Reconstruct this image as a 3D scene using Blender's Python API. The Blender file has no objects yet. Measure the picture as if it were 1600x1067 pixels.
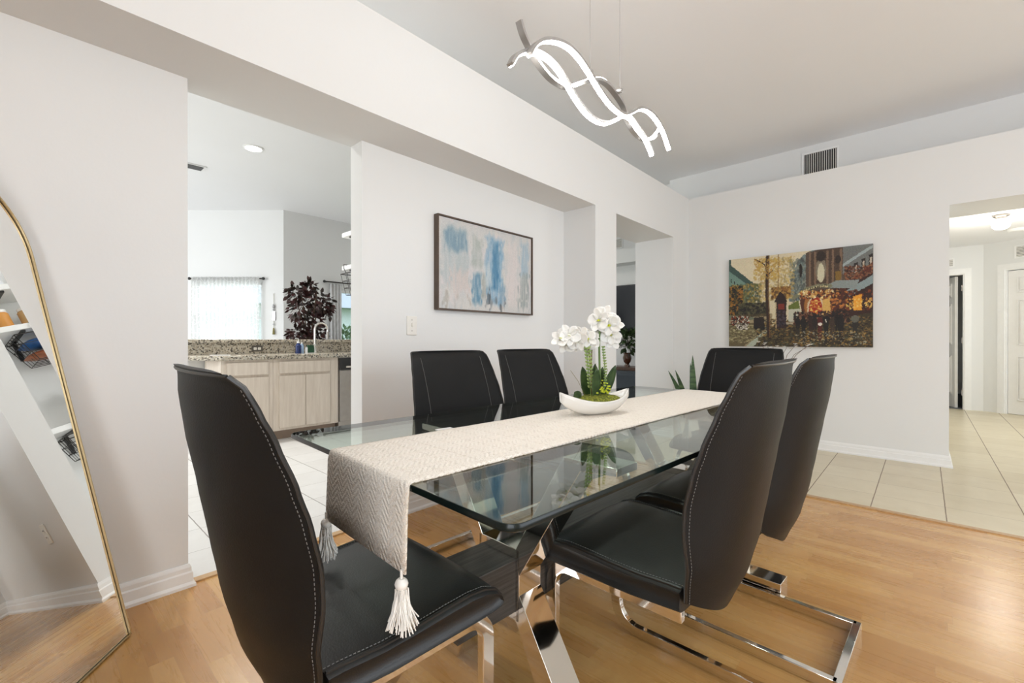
import bpy, math, random
import numpy as np
from mathutils import Vector, Matrix, noise as mnoise

# ------------------------------------------------------------------ camera, world, lights, exposure
S = bpy.context.scene
COL = S.collection
R = math.radians
yaw, pitch = R(42.654), R(-0.1125)
cam_d = bpy.data.cameras.new('camera'); cam_d.sensor_width = 36; cam_d.lens = 36*700/1600
cam_d.clip_start = 0.02; cam_d.clip_end = 300
cam = bpy.data.objects.new('camera', cam_d); COL.objects.link(cam)
cam.location = (0, 0, 1.045)
cam.rotation_euler = (R(90)+pitch, 0, yaw-R(90))
S.camera = cam
S.view_settings.view_transform = 'Standard'; S.view_settings.look = 'None'
S.view_settings.gamma = 1; S.view_settings.use_curve_mapping = False
S.view_settings.exposure = -0.08
S.cycles.max_bounces = 12; S.cycles.diffuse_bounces = 6; S.cycles.glossy_bounces = 6
S.cycles.transmission_bounces = 8; S.cycles.transparent_max_bounces = 12
S.cycles.sample_clamp_indirect = 6; S.cycles.caustics_reflective = False; S.cycles.caustics_refractive = False
S.cycles.use_denoising = True

W = bpy.data.worlds.new('world'); S.world = W; W.use_nodes = True
nt = W.node_tree; bg = nt.nodes['Background']
bg.inputs[0].default_value = (0.72, 0.85, 1.0, 1); bg.inputs[1].default_value = 3.2

def area(name, loc, size, energy, rot, color=(1, 1, 1)):
    d = bpy.data.lights.new(name, 'AREA'); d.shape = 'RECTANGLE'
    d.size, d.size_y = size; d.energy = energy; d.color = color
    o = bpy.data.objects.new(name, d); COL.objects.link(o)
    o.location = loc; o.rotation_euler = rot
    return o
# daylight through the windows: behind the camera, at the left, in the hall and in the nook; kitchen and lounge fills are added
area('daylight_back', (1.9, -3.3, 1.45), (3.4, 1.9), 56, (R(90), 0, 0), (1, .985, .96))
area('daylight_left', (-1.75, -1.4, 1.45), (2.2, 1.7), 54, (R(90), 0, R(-90)), (1, .985, .96))
area('fill_kitchen', (-2.45, 6.6, 1.6), (2.6, 1.8), 105, (R(90), 0, R(-90)), (1, .985, .955))  # fill light for the kitchen, set in an added, unseen window opening
area('daylight_nook', (2.62, 8.44, 1.5), (1.3, 1.3), 22, (R(90), 0, R(132.6)), (.95, .98, 1))
area('daylight_hall', (7.4, -3.3, 1.45), (2.2, 1.7), 40, (R(90), 0, 0), (1, .97, .9))
area('fill_lounge', (5.4, 5.2, 3.0), (.5, .5), 22, (0, 0, 0), (1, .95, .88))  # added fill to brighten the lounge, no lamp known there

# ------------------------------------------------------------------ dimensions of the house
YF, YP, YB = 1.99, 2.308, 2.432          # left wall: front of the beam, recessed face, kitchen face
XR, XB = 5.148, 5.58                     # right wall front face, face above its ledge
HS, HL, HC = 2.16, 2.664, 3.0885         # soffit, ledge, ceiling
X1, X2, X3, X4, X5 = .468, 1.27, 3.17, 3.51, 4.72
Y6 = -.148; XT = 3.56
XL, YBK = -1.7, -3.25                    # side wall and rear wall of the dining room

# ------------------------------------------------------------------ node helpers
class NT:
    def __init__(s, name):
        s.m = bpy.data.materials.new(name); s.m.use_nodes = True
        s.t = s.m.node_tree; s.b = s.t.nodes['Principled BSDF']; s.out = s.t.nodes['Material Output']
    def n(s, typ, **kw):
        x = s.t.nodes.new(typ)
        for k, v in kw.items(): setattr(x, k, v)
        return x
    def put(s, sock, v):
        if isinstance(v, bpy.types.NodeSocket): s.t.links.new(v, sock)
        elif v is not None: sock.default_value = v
    def math(s, op, a, b=None, c=None, clamp=False):
        x = s.n('ShaderNodeMath', operation=op); x.use_clamp = clamp
        s.put(x.inputs[0], a)
        if b is not None: s.put(x.inputs[1], b)
        if c is not None: s.put(x.inputs[2], c)
        return x.outputs[0]
    def obj(s): return s.n('ShaderNodeTexCoord').outputs['Object']
    def sep(s, v):
        x = s.n('ShaderNodeSeparateXYZ'); s.put(x.inputs[0], v); return x.outputs
    def comb(s, a=0., b=0., c=0.):
        x = s.n('ShaderNodeCombineXYZ')
        for i, v in enumerate((a, b, c)): s.put(x.inputs[i], v)
        return x.outputs[0]
    def noise(s, vec, scale=5., detail=3., rough=.5, dist=0.):
        x = s.n('ShaderNodeTexNoise'); s.put(x.inputs['Vector'], vec)
        x.inputs['Scale'].default_value = scale; x.inputs['Detail'].default_value = detail
        x.inputs['Roughness'].default_value = rough; x.inputs['Distortion'].default_value = dist
        return x.outputs['Fac']
    def white(s, vec):
        x = s.n('ShaderNodeTexWhiteNoise', noise_dimensions='3D'); s.put(x.inputs['Vector'], vec); return x.outputs['Value']
    def ramp(s, f, stops):
        x = s.n('ShaderNodeValToRGB'); s.put(x.inputs[0], f); e = x.color_ramp.elements
        while len(e) < len(stops): e.new(.5)
        for q, (p, c) in zip(e, stops):
            q.position = p; q.color = (*c, 1)
        return x.outputs[0]
    def mix(s, f, a, b):
        x = s.n('ShaderNodeMix', data_type='RGBA'); s.put(x.inputs[0], f)
        for i, v in ((6, a), (7, b)): s.put(x.inputs[i], (*v, 1) if isinstance(v, tuple) else v)
        return x.outputs[2]
    def bump(s, h, strength=.2, dist=.01):
        x = s.n('ShaderNodeBump'); x.inputs['Strength'].default_value = strength
        x.inputs['Distance'].default_value = dist; s.put(x.inputs['Height'], h)
        s.t.links.new(x.outputs[0], s.b.inputs['Normal'])
    def set(s, **kw):
        al = dict(color='Base Color', rough='Roughness', metal='Metallic', coat='Coat Weight', trans='Transmission Weight',
                  ior='IOR', sheen='Sheen Weight', spec='Specular IOR Level', alpha='Alpha', ecol='Emission Color', estr='Emission Strength', sss='Subsurface Weight')
        for k, v in kw.items():
            if isinstance(v, tuple) and len(v) == 3: v = (*v, 1)
            s.put(s.b.inputs[al[k]], v)
        return s

def plain(name, c, rough=.5, metal=0., var=.06, scale=18., bump=0., **kw):
    """a plain colour with a little procedural mottling"""
    t = NT(name); v = t.obj(); f = t.noise(v, scale, 3)
    lo = tuple(x*(1-var) for x in c); hi = tuple(min(1, x*(1+var)) for x in c)
    t.set(color=t.ramp(f, [(.3, lo), (.7, hi)]), rough=rough, metal=metal, **kw)
    if bump: t.bump(t.noise(v, scale*6, 2), bump, .004)
    return t.m

M = {}
def wall_mat(name, c):
    t = NT(name); v = t.obj()
    t.set(color=t.ramp(t.noise(v, 1.3, 2), [(.3, tuple(x*.985 for x in c)), (.7, c)]), rough=.62, spec=.3)
    t.bump(t.noise(v, 55, 4, .6), .10, .004)
    return t.m
M['wall'] = wall_mat('wall_paint', (.775, .779, .770))
M['ceiling'] = wall_mat('ceiling_paint', (.87, .87, .875))
M['trim'] = plain('white_trim', (.84, .84, .83), .35, var=.015)
M['door'] = plain('door_paint', (.82, .81, .79), .4, var=.015)

def wood_floor():
    t = NT('wood_floor'); x, y, z = t.sep(t.obj())
    w = .066
    row = t.math('FLOOR', t.math('DIVIDE', x, w))
    off = t.math('MULTIPLY', t.white(t.comb(row, 3.3, 0.)), 1.7)
    u = t.math('ADD', t.math('DIVIDE', y, .46), off)
    col = t.math('FLOOR', u)
    idv = t.comb(row, col, 1.)
    r1 = t.white(idv)
    # grain stretched along the strip
    gv = t.comb(t.math('ADD', t.math('MULTIPLY', x, 30.), t.math('MULTIPLY', r1, 40.)), t.math('MULTIPLY', y, 2.2), t.math('MULTIPLY', r1, 9.))
    g = t.noise(gv, 1.0, 5, .62, .8)
    fine = t.noise(t.comb(t.math('MULTIPLY', x, 240.), t.math('MULTIPLY', y, 7.), r1), 1.0, 3)
    base = t.ramp(t.math('ADD', t.math('MULTIPLY', r1, .55), t.math('MULTIPLY', g, .45)),
                  [(.15, (.47, .225, .060)), (.5, (.57, .300, .090)), (.88, (.65, .385, .135))])
    c = t.mix(t.math('MULTIPLY', t.math('SUBTRACT', fine, .4, clamp=True), .35), base, (.42, .22, .09))
    fx = t.math('FRACT', t.math('DIVIDE', x, w)); fy = t.math('FRACT', u)
    bd = t.math('FRACT', t.math('DIVIDE', x, w*3))
    j = t.math('MAXIMUM', t.math('LESS_THAN', bd, .006), t.math('MULTIPLY', t.math('MAXIMUM', t.math('LESS_THAN', fx, .012), t.math('LESS_THAN', fy, .003)), .5))
    c = t.mix(t.math('MULTIPLY', j, .55), c, (.30, .16, .07))
    t.set(color=c, rough=t.math('ADD', t.math('MULTIPLY', g, .12), .22), coat=.25)
    t.b.inputs['Coat Roughness'].default_value = .22
    t.bump(t.math('SUBTRACT', t.math('MULTIPLY', fine, .3), j), .12, .002)
    return t.m
M['wood_floor'] = wood_floor()

def tile_mat(name, sx, sy, ox, oy, lo, hi, grout, gx=.011, gy=.007, rough=.3):
    t = NT(name); v = t.obj(); x, y, z = t.sep(v)
    u = t.math('DIVIDE', t.math('SUBTRACT', x, ox), sx); w = t.math('DIVIDE', t.math('SUBTRACT', y, oy), sy)
    wob = t.math('MULTIPLY', t.math('SUBTRACT', t.noise(v, 14, 2), .5), .012)
    fu = t.math('FRACT', t.math('ADD', u, wob)); fw = t.math('FRACT', t.math('ADD', w, wob))
    g = t.math('MAXIMUM', t.math('LESS_THAN', fu, gx), t.math('LESS_THAN', fw, gy))
    r = t.white(t.comb(t.math('FLOOR', u), t.math('FLOOR', w), 0.))
    n = t.noise(v, 6, 6, .65, .4)
    c = t.ramp(t.math('ADD', t.math('MULTIPLY', r, .3), t.math('MULTIPLY', n, .7)), [(.25, lo), (.75, hi)])
    t.set(color=t.mix(g, c, grout), rough=t.math('ADD', t.math('MULTIPLY', g, .5), rough))
    t.bump(t.math('SUBTRACT', t.math('MULTIPLY', n, .4), g), .25, .003)
    return t.m
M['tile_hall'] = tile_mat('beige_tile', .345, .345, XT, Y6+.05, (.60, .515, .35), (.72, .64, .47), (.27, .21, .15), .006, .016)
M['tile_kitchen_daylit'] = tile_mat('beige_tile_daylit', .312, .31, .655, 2.655, (.66, .65, .63), (.76, .755, .74), (.30, .28, .26), .018, .008)  # same tile as the hall, cool daylight put into its greyer colour

def leather(name='black_leather', sp=.20):
    t = NT(name); v = t.obj()
    n = t.noise(v, 7, 3); vo = t.n('ShaderNodeTexVoronoi'); t.put(vo.inputs['Vector'], v); vo.inputs['Scale'].default_value = 260
    t.set(color=t.ramp(n, [(.3, (.007, .0075, .008)), (.7, (.010, .0105, .0108))]), rough=t.math('ADD', t.math('MULTIPLY', n, .12), .38), spec=sp)
    t.bump(vo.outputs['Distance'], .16, .0012)
    return t.m
M['leather'] = leather(); M['leather_seat'] = leather('black_seat_leather', .5)
M['piping'] = plain('black_piping', (.012, .012, .012), .35)
M['thread'] = plain('grey_thread', (.20, .195, .19), .8)
M['chrome'] = plain('chrome', (.80, .77, .73), .06, 1., var=.01)
M['steel'] = plain('brushed_steel', (.42, .39, .36), .32, 1., var=.05)
M['aluminium'] = plain('grey_aluminium', (.42, .41, .40), .38, .6)
M['gold'] = plain('brass_gold', (.60, .47, .27), .38, 1., var=.03)
M['gold_dark'] = plain('dark_bronze', (.10, .07, .03), .4, .6)
M['black'] = plain('black_plastic', (.02, .02, .02), .4)
M['blackwire'] = plain('black_wire', (.03, .025, .022), .45, .3)
M['white'] = plain('white_plastic', (.85, .85, .84), .4, var=.02)
M['ivory'] = plain('ivory_plate', (.80, .78, .73), .35, var=.02)

def mirror_mat():
    t = NT('mirror_glass'); v = t.obj()
    t.set(color=t.ramp(t.noise(v, 3), [(0., (.90, .90, .885)), (1., (.91, .91, .895))]), metal=1., rough=.0); return t.m
M['mirror'] = mirror_mat()

def glass_mat(name='table_glass', tint=(.86, .93, .89)):
    t = NT(name); t.t.nodes.remove(t.b)
    tr = t.n('ShaderNodeBsdfTransparent'); tr.inputs[0].default_value = (*tint, 1)
    gl = t.n('ShaderNodeBsdfGlossy'); gl.inputs['Roughness'].default_value = 0.0; gl.inputs[0].default_value = (1, 1, 1, 1)
    ge = t.n('ShaderNodeNewGeometry'); dp = t.n('ShaderNodeVectorMath', operation='DOT_PRODUCT')
    t.put(dp.inputs[0], ge.outputs['Normal']); t.put(dp.inputs[1], ge.outputs['Incoming'])
    k = t.math('POWER', t.math('SUBTRACT', 1., t.math('ABSOLUTE', dp.outputs['Value'])), 5.)
    f = t.math('ADD', t.math('MULTIPLY', k, .95), .05, clamp=True)
    mx = t.n('ShaderNodeMixShader'); t.put(mx.inputs[0], f); t.t.links.new(tr.outputs[0], mx.inputs[1]); t.t.links.new(gl.outputs[0], mx.inputs[2])
    t.t.links.new(mx.outputs[0], t.out.inputs[0]); return t.m
M['glass'] = glass_mat()
M['pane'] = glass_mat('window_glass', (.96, .98, .97))
M['glass_edge'] = plain('dark_green_glass_edge', (.004, .008, .007), .22, var=.02, spec=.3)

def dark_wood():
    t = NT('dark_wood'); v = t.obj(); x, y, z = t.sep(v)
    g = t.noise(t.comb(t.math('MULTIPLY', x, 5.), t.math('MULTIPLY', y, 120.), t.math('MULTIPLY', z, 120.)), 1., 5, .6)
    t.set(color=t.ramp(g, [(.3, (.012, .011, .010)), (.7, (.075, .070, .064))]), rough=.42)
    t.bump(g, .2, .002); return t.m
M['dark_wood'] = dark_wood()

def runner_mat():
    t = NT('cream_woven_cloth'); v = t.obj(); x, y, z = t.sep(v)
    s = t.math('SUBTRACT', x, z)                      # runs along the cloth, also down the drop
    zig = t.math('ABSOLUTE', t.math('SUBTRACT', t.math('FRACT', t.math('MULTIPLY', y, 18.)), .5))
    w = t.math('SINE', t.math('MULTIPLY', t.math('ADD', s, t.math('MULTIPLY', zig, .05)), 420.))
    fine = t.noise(v, 260, 2)
    dash = t.math('MULTIPLY', t.math('GREATER_THAN', t.math('SINE', t.math('MULTIPLY', y, 300.)), .1),
                  t.math('GREATER_THAN', t.math('SINE', t.math('MULTIPLY', s, 110.)), .93))
    c = t.ramp(fine, [(.25, (.84, .77, .67)), (.75, (.95, .90, .82))])
    c = t.mix(t.math('MULTIPLY', dash, .35), c, (.60, .52, .42))
    t.set(color=c, rough=.95, sheen=.2)
    t.bump(t.math('ADD', t.math('MULTIPLY', w, .35), t.math('MULTIPLY', fine, 1.8)), .7, .004); return t.m
M['runner'] = runner_mat()
M['yarn'] = plain('white_yarn', (.82, .80, .76), .9, bump=.3)

def granite():
    t = NT('granite'); v = t.obj()
    vo = t.n('ShaderNodeTexVoronoi'); t.put(vo.inputs['Vector'], v); vo.inputs['Scale'].default_value = 75
    r = t.white(vo.outputs['Position'])
    c = t.ramp(r, [(.12, (.05, .045, .04)), (.22, (.26, .22, .17)), (.42, (.50, .44, .34)), (.8, (.66, .61, .51)), (1., (.42, .40, .35))])
    t.set(color=t.mix(t.math('MULTIPLY', t.noise(v, 220, 2), .4), c, (.30, .27, .22)), rough=.18); return t.m
M['granite'] = granite()

def pale_wood():
    t = NT('pale_cabinet_wood'); v = t.obj(); x, y, z = t.sep(v)
    g = t.noise(t.comb(t.math('MULTIPLY', x, 40.), t.math('MULTIPLY', y, 40.), t.math('MULTIPLY', z, 3.)), 1., 5, .6, .4)
    t.set(color=t.ramp(g, [(.3, (.62, .535, .45)), (.7, (.74, .66, .57))]), rough=.45); t.bump(g, .08, .002); return t.m
M['pale_wood'] = pale_wood()
M['toe'] = plain('toe_kick_wood', (.30, .22, .165), .5)
def emit(name, c, st):
    t = NT(name); v = t.obj()
    t.set(color=t.ramp(t.noise(v, 4), [(0., (.88, .88, .87)), (1., (.9, .9, .89))]), rough=.5, ecol=c, estr=st); return t.m
M['led'] = emit('led_strip', (1, .985, .955), 66.)
M['downlight'] = emit('downlight_lens', (1, .97, .92), 10.)
M['globe'] = emit('lit_globe_glass', (1, .95, .86), 2.6)

def leafmat(name, a, b, rough=.45, scale=30, stretch=(1, 1, 1)):
    t = NT(name); x, y, z = t.sep(t.obj())
    f = t.noise(t.comb(t.math('MULTIPLY', x, stretch[0]), t.math('MULTIPLY', y, stretch[1]), t.math('MULTIPLY', z, stretch[2])), scale, 3)
    t.set(color=t.ramp(f, [(.35, a), (.65, b)]), rough=rough); return t.m
M['leaf'] = leafmat('green_leaf', (.018, .042, .010), (.050, .090, .022))
M['fern'] = leafmat('fern_green', (.16, .26, .06), (.30, .38, .12))
M['moss'] = leafmat('moss', (.08, .10, .01), (.26, .27, .03), .9, 120)
M['redleaf'] = leafmat('dark_red_leaf', (.018, .016, .010), (.070, .022, .022), .4, 9)
M['greenleaf2'] = leafmat('hedge_leaf', (.05, .10, .04), (.16, .25, .10), .6, 12)
M['snake'] = leafmat('snake_leaf', (.02, .06, .03), (.10, .18, .08), .4, 10, (1, 1, 6))
M['petal'] = plain('white_petal', (.80, .775, .73), .5, var=.03, sss=.1)
M['yellow'] = plain('yellow_green_blossom', (.55, .60, .03), .6)
M['stem'] = plain('brown_green_stem', (.20, .17, .05), .5, var=.3)
M['stemg'] = plain('green_stem', (.12, .20, .05), .5, var=.2)
M['bark'] = plain('bark', (.12, .08, .05), .8, var=.3, bump=.3)
M['ceramic'] = plain('white_ceramic', (.86, .84, .80), .15, var=.01, coat=.5)
M['pot'] = plain('dark_pot', (.04, .04, .04), .4)

# ------------------------------------------------------------------ mesh helpers
class MB:
    def __init__(s): s.v = []; s.f = []
    def add(s, vs, fs):
        o = len(s.v); s.v += [tuple(p) for p in vs]; s.f += [tuple(o+i for i in f) for f in fs]; return s
    def box(s, a, b, mat=None):
        x0, y0, z0 = a; x1, y1, z1 = b
        vs = [(x0, y0, z0), (x1, y0, z0), (x1, y1, z0), (x0, y1, z0), (x0, y0, z1), (x1, y0, z1), (x1, y1, z1), (x0, y1, z1)]
        if mat is not None: vs = [mat @ Vector(p) for p in vs]
        return s.add(vs, [(0, 3, 2, 1), (4, 5, 6, 7), (0, 1, 5, 4), (1, 2, 6, 5), (2, 3, 7, 6), (3, 0, 4, 7)])
    def cbox(s, c, d, mat=None):
        return s.box([c[i]-d[i]/2 for i in range(3)], [c[i]+d[i]/2 for i in range(3)], mat)
    def prism(s, pts, h0, h1, axis='z'):
        """polygon pts (a,b) extruded along an axis"""
        P = {'z': lambda a, b, h: (a, b, h), 'y': lambda a, b, h: (a, h, b), 'x': lambda a, b, h: (h, a, b)}[axis]
        n = len(pts); vs = [P(a, b, h0) for a, b in pts]+[P(a, b, h1) for a, b in pts]
        fs = [tuple(range(n))[::-1], tuple(range(n, 2*n))]+[(i, (i+1) % n, n+(i+1) % n, n+i) for i in range(n)]
        return s.add(vs, fs)
    def rings(s, rings, closed=True, cap=True, loop=False):
        n = len(rings[0]); o = len(s.v)
        for r in rings: s.v += [tuple(p) for p in r]
        m = len(rings)
        for i in range(m if loop else m-1):
            a = o+i*n; b = o+((i+1) % m)*n
            for k in range(n if closed else n-1):
                k2 = (k+1) % n; s.f.append((a+k, a+k2, b+k2, b+k))
        if cap and not loop and closed:
            s.f.append(tuple(o+k for k in range(n))[::-1]); s.f.append(tuple(o+(m-1)*n+k for k in range(n)))
        return s
    def sweep(s, path, prof, up=(0, 0, 1), closed=False, cap=True, scale=None):
        """sweep a 2-D profile (a along side, b along normal) along a path"""
        P = [Vector(p) for p in path]; n = len(P); rs = []
        for i in range(n):
            if closed: t = (P[(i+1) % n]-P[i-1])
            else: t = P[min(i+1, n-1)]-P[max(i-1, 0)]
            t.normalize(); u = Vector(up[i] if isinstance(up, list) else up)
            sd = t.cross(u)
            if sd.length < 1e-5: sd = t.cross(Vector((1, 0, .01)))
            sd.normalize(); nn = sd.cross(t).normalized()
            k = 1
            if not closed and 0 < i < n-1:
                d1 = (P[i]-P[i-1]).normalized(); d2 = (P[i+1]-P[i]).normalized()
            sc = scale[i] if scale else 1
            rs.append([P[i]+sd*a*sc+nn*b*sc for a, b in prof])
        return s.rings(rs, True, cap, closed)
    def tube(s, path, r, n=8, closed=False, up=(0, 0, 1), scale=None):
        return s.sweep(path, [(r*math.cos(2*math.pi*k/n), r*math.sin(2*math.pi*k/n)) for k in range(n)], up, closed, True, scale)
    def lathe(s, prof, c=(0, 0, 0), n=24, mat=None):
        rs = []
        for r, z in prof:
            ring = [Vector((c[0]+r*math.cos(2*math.pi*k/n), c[1]+r*math.sin(2*math.pi*k/n), c[2]+z)) for k in range(n)]
            if mat is not None: ring = [mat @ p for p in ring]
            rs.append(ring)
        return s.rings(rs)
    def ball(s, c, r, n=12, sq=(1, 1, 1)):
        rs = []
        for i in range(1, n//2):
            a = math.pi*i/(n//2)
            rs.append([(c[0]+r*sq[0]*math.sin(a)*math.cos(2*math.pi*k/n), c[1]+r*sq[1]*math.sin(a)*math.sin(2*math.pi*k/n), c[2]-r*sq[2]*math.cos(a)) for k in range(n)])
        return s.rings(rs)
    def build(s, name, mat, parent=None, smooth=35, bevel=0., sub=0, seg=2):
        me = bpy.data.meshes.new(name); me.from_pydata(s.v, [], s.f); me.validate(); me.update()
        o = bpy.data.objects.new(name, me); COL.objects.link(o)
        me.materials.append(mat if not isinstance(mat, str) else M[mat])
        if smooth:
            me.polygons.foreach_set('use_smooth', [True]*len(me.polygons))
            me.set_sharp_from_angle(angle=R(smooth))
        if bevel:
            b = o.modifiers.new('bevel', 'BEVEL'); b.width = bevel; b.segments = seg; b.limit_method = 'ANGLE'; b.angle_limit = R(40)
        if sub:
            q = o.modifiers.new('sub', 'SUBSURF'); q.levels = sub; q.render_levels = sub
        if parent: o.parent = parent
        return o

def tag(o, label=None, cat=None, group=None, kind=None):
    if label: o['label'] = label
    if cat: o['category'] = cat
    if group: o['group'] = group
    if kind: o['kind'] = kind
    return o
def thing(name, label, cat, loc=(0, 0, 0), rz=0., group=None):
    o = bpy.data.objects.new(name, None); COL.objects.link(o); o.empty_display_size = .1
    o.location = loc; o.rotation_euler = (0, 0, rz); return tag(o, label, cat, group)
def struct(name, mb, mat, parent=None, **kw):
    o = mb.build(name, mat, parent, **kw)
    if not parent: o['kind'] = 'structure'
    return o
def children(o): return [c for c in bpy.data.objects if c.parent == o]
def copy_tree(o, parent=None):
    c = o.copy(); COL.objects.link(c); c.parent = parent
    for ch in children(o): copy_tree(ch, c)
    return c
def arc(cx, cz, r, a0, a1, n=8):
    return [(cx+r*math.cos(R(a0+(a1-a0)*i/n)), cz+r*math.sin(R(a0+(a1-a0)*i/n))) for i in range(n+1)]

# ------------------------------------------------------------------ room shell
T = .12
struct('floor', MB().box((XL, YBK, -.05), (XT, 2.335, 0)), 'wood_floor', smooth=0)
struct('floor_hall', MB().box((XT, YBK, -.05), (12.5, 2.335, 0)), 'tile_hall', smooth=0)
struct('floor_kitchen', MB().prism([(-2.5, 2.335), (12.5, 2.335), (12.5, 7.45), (2.80, 7.45), (.06, 10.42), (-2.5, 10.42)], -.05, 0), 'tile_kitchen_daylit', smooth=0)
struct('ceiling', MB().prism([(-2.5, YBK-.15), (12.5, YBK-.15), (12.5, 7.5), (2.80, 7.5), (.06, 10.45), (-2.5, 10.45)], HC, HC+.1), 'ceiling', smooth=0)
w = MB()
w.box((XL, YF, HS), (XR, YB, HL)); w.box((XL, YP, 0), (X1, YB, HS)); w.box((X2, YP, 0), (X3, YB, HS))
w.box((X3, YF, 0), (X4, YB, HS)); w.box((X5, YF, 0), (XR, YB, HS))
struct('wall_left', w, 'wall', smooth=0)
w = MB()
w.box((XR, Y6, 0), (XB, YB, HL)); w.box((XR, -1.95, HS), (XB, Y6, HL)); w.box((XR, YBK, 0), (XB, -1.95, HL))
w.box((XB, YBK, HL), (XB+T, 2.40, HC)); w.box((XB, YBK, HS), (XB+T, 2.40, HL))
struct('wall_right', w, 'wall', smooth=0)
# rear wall with a wide window, side wall with a window (both behind the camera)
def holed(x0, x1, z0, z1, holes, y0, y1, axis='y'):
    mb = MB(); xs = sorted({x0, x1}|{h[0] for h in holes}|{h[1] for h in holes}); zs = sorted({z0, z1}|{h[2] for h in holes}|{h[3] for h in holes})
    for i in range(len(xs)-1):
        for j in range(len(zs)-1):
            cx, cz = (xs[i]+xs[i+1])/2, (zs[j]+zs[j+1])/2
            if any(h[0] < cx < h[1] and h[2] < cz < h[3] for h in holes): continue
            if axis == 'y': mb.box((xs[i], y0, zs[j]), (xs[i+1], y1, zs[j+1]))
            else: mb.box((y0, xs[i], zs[j]), (y1, xs[i+1], zs[j+1]))
    return mb
struct('wall_back', holed(XL-T, 12.5, 0, HC, [(.2, 3.6, .5, 2.4), (6.3, 8.5, .6, 2.3)], YBK-T, YBK), 'wall', smooth=0)
struct('wall_side', holed(YBK, YP, 0, HC, [(-2.5, -.3, .6, 2.3)], XL-T, XL, 'x'), 'wall', smooth=0)
def window_frame(name, x0, x1, z0, z1, y, axis='y', nm=2):
    mb = MB(); d = .04
    def bar(a0, a1, b0, b1):
        if axis == 'y': mb.box((a0, y-.03, b0), (a1, y+.03, b1))
        else: mb.box((y-.03, a0, b0), (y+.03, a1, b1))
    bar(x0, x1, z0, z0+d); bar(x0, x1, z1-d, z1)
    for i in range(nm+1): c = x0+(x1-x0-d)*i/nm; bar(c, c+d, z0+d, z1-d)
    return struct(name, mb, 'trim', smooth=0)
window_frame('window_3', .2, 3.6, .5, 2.4, YBK-.02)
window_frame('window_4', -2.5, -.3, .6, 2.3, XL-.02, 'x')
window_frame('window_5', 6.3, 8.5, .6, 2.3, YBK-.02)

# kitchen and living side
struct('wall_kitchen', MB().box((1.95, YB, 0), (1.95+T, 3.72, HL-.03)), 'wall', smooth=0)
struct('wall_far_side', holed(YB, 10.5, 0, HC, [(5.3, 7.9, .7, 2.5)], -2.5, -2.4, 'x'), 'wall', smooth=0)  # window opening added for the kitchen fill light
CX, CY = 2.735, 7.379
struct('wall_living', holed(CX, 12.5, 0, HC, [(3.62, 5.3, .15, 1.93)], CY, CY+T), 'wall', smooth=0)
dg = Matrix.Translation((CX, CY, 0)) @ Matrix.Rotation(R(180-47.35), 4, 'Z')       # local +x runs away to the left, +y faces the room side
wd = MB()
WD = [(0, 3.6, 0, HC, [(.33, 1.36, .85, 1.96)])]
xs = [0, .33, 1.36, 4.05]; zs = [0, .85, 1.96, HC]
for i in range(3):
    for j in range(3):
        if i == 1 and j == 1: continue
        wd.box((xs[i], -T, zs[j]), (xs[i+1], 0, zs[j+1]))
o = struct('wall_nook', wd, 'wall', smooth=0); o.matrix_world = dg
struct('wall_rear_kitchen', MB().box((-2.5, 10.3, 0), (.15, 10.4, HC)), 'wall', smooth=0)
struct('wall_kitchen_front', MB().box((-2.5, YP, 0), (XL-T, YB, HC)).box((XL-T, YP, HS), (XL, YB, HC)), 'wall', smooth=0)
# living room beyond the doorway
struct('wall_lounge', MB().box((7.25, YB, 0), (7.25+T, 8.0, HC)), 'wall', smooth=0)
struct('wall_lounge_side', MB().box((XB+T, 2.40, 0), (7.25, 2.52, HC)), 'wall', smooth=0)
struct('wall_lounge_soffit', MB().box((6.95, 2.52, 2.38), (7.25, 7.3, 2.62)), 'wall', smooth=0)
# hall
struct('ceiling_hall', MB().box((XB+T, YBK, 2.47), (12.5, 2.3, 2.57)), 'ceiling', smooth=0)
struct('wall_hall_side', MB().box((XB, .75, 0), (12.4, .85, 2.47)), 'wall', smooth=0)
HA = 9.62
struct('wall_hall_end', holed(-.64, .75, 0, 2.47, [(-.44, .36, 0, 2.06)], HA, HA+.11, 'x'), 'wall', smooth=0)
hb = Matrix.Translation((HA, -.64, 0)) @ Matrix.Rotation(R(238.5), 4, 'Z')
o = struct('wall_hall_angle', MB().box((0, 0, 0), (.24, .11, 2.47)).box((1.06, 0, 0), (3.2, .11, 2.47)).box((.24, 0, 2.06), (1.06, .11, 2.47)), 'wall', smooth=0)
o.matrix_world = hb
struct('wall_bedroom', MB().box((12.3, -2.5, 0), (12.4, .8, 2.47)).box((HA, -.75, 0), (12.4, -.65, 2.47)), 'wall', smooth=0)
struct('floor_bedroom', MB().box((HA+.03, -.65, .001), (12.3, .75, .012)), plain('grey_carpet', (.12, .13, .14), .95, bump=.3), smooth=0)

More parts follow.
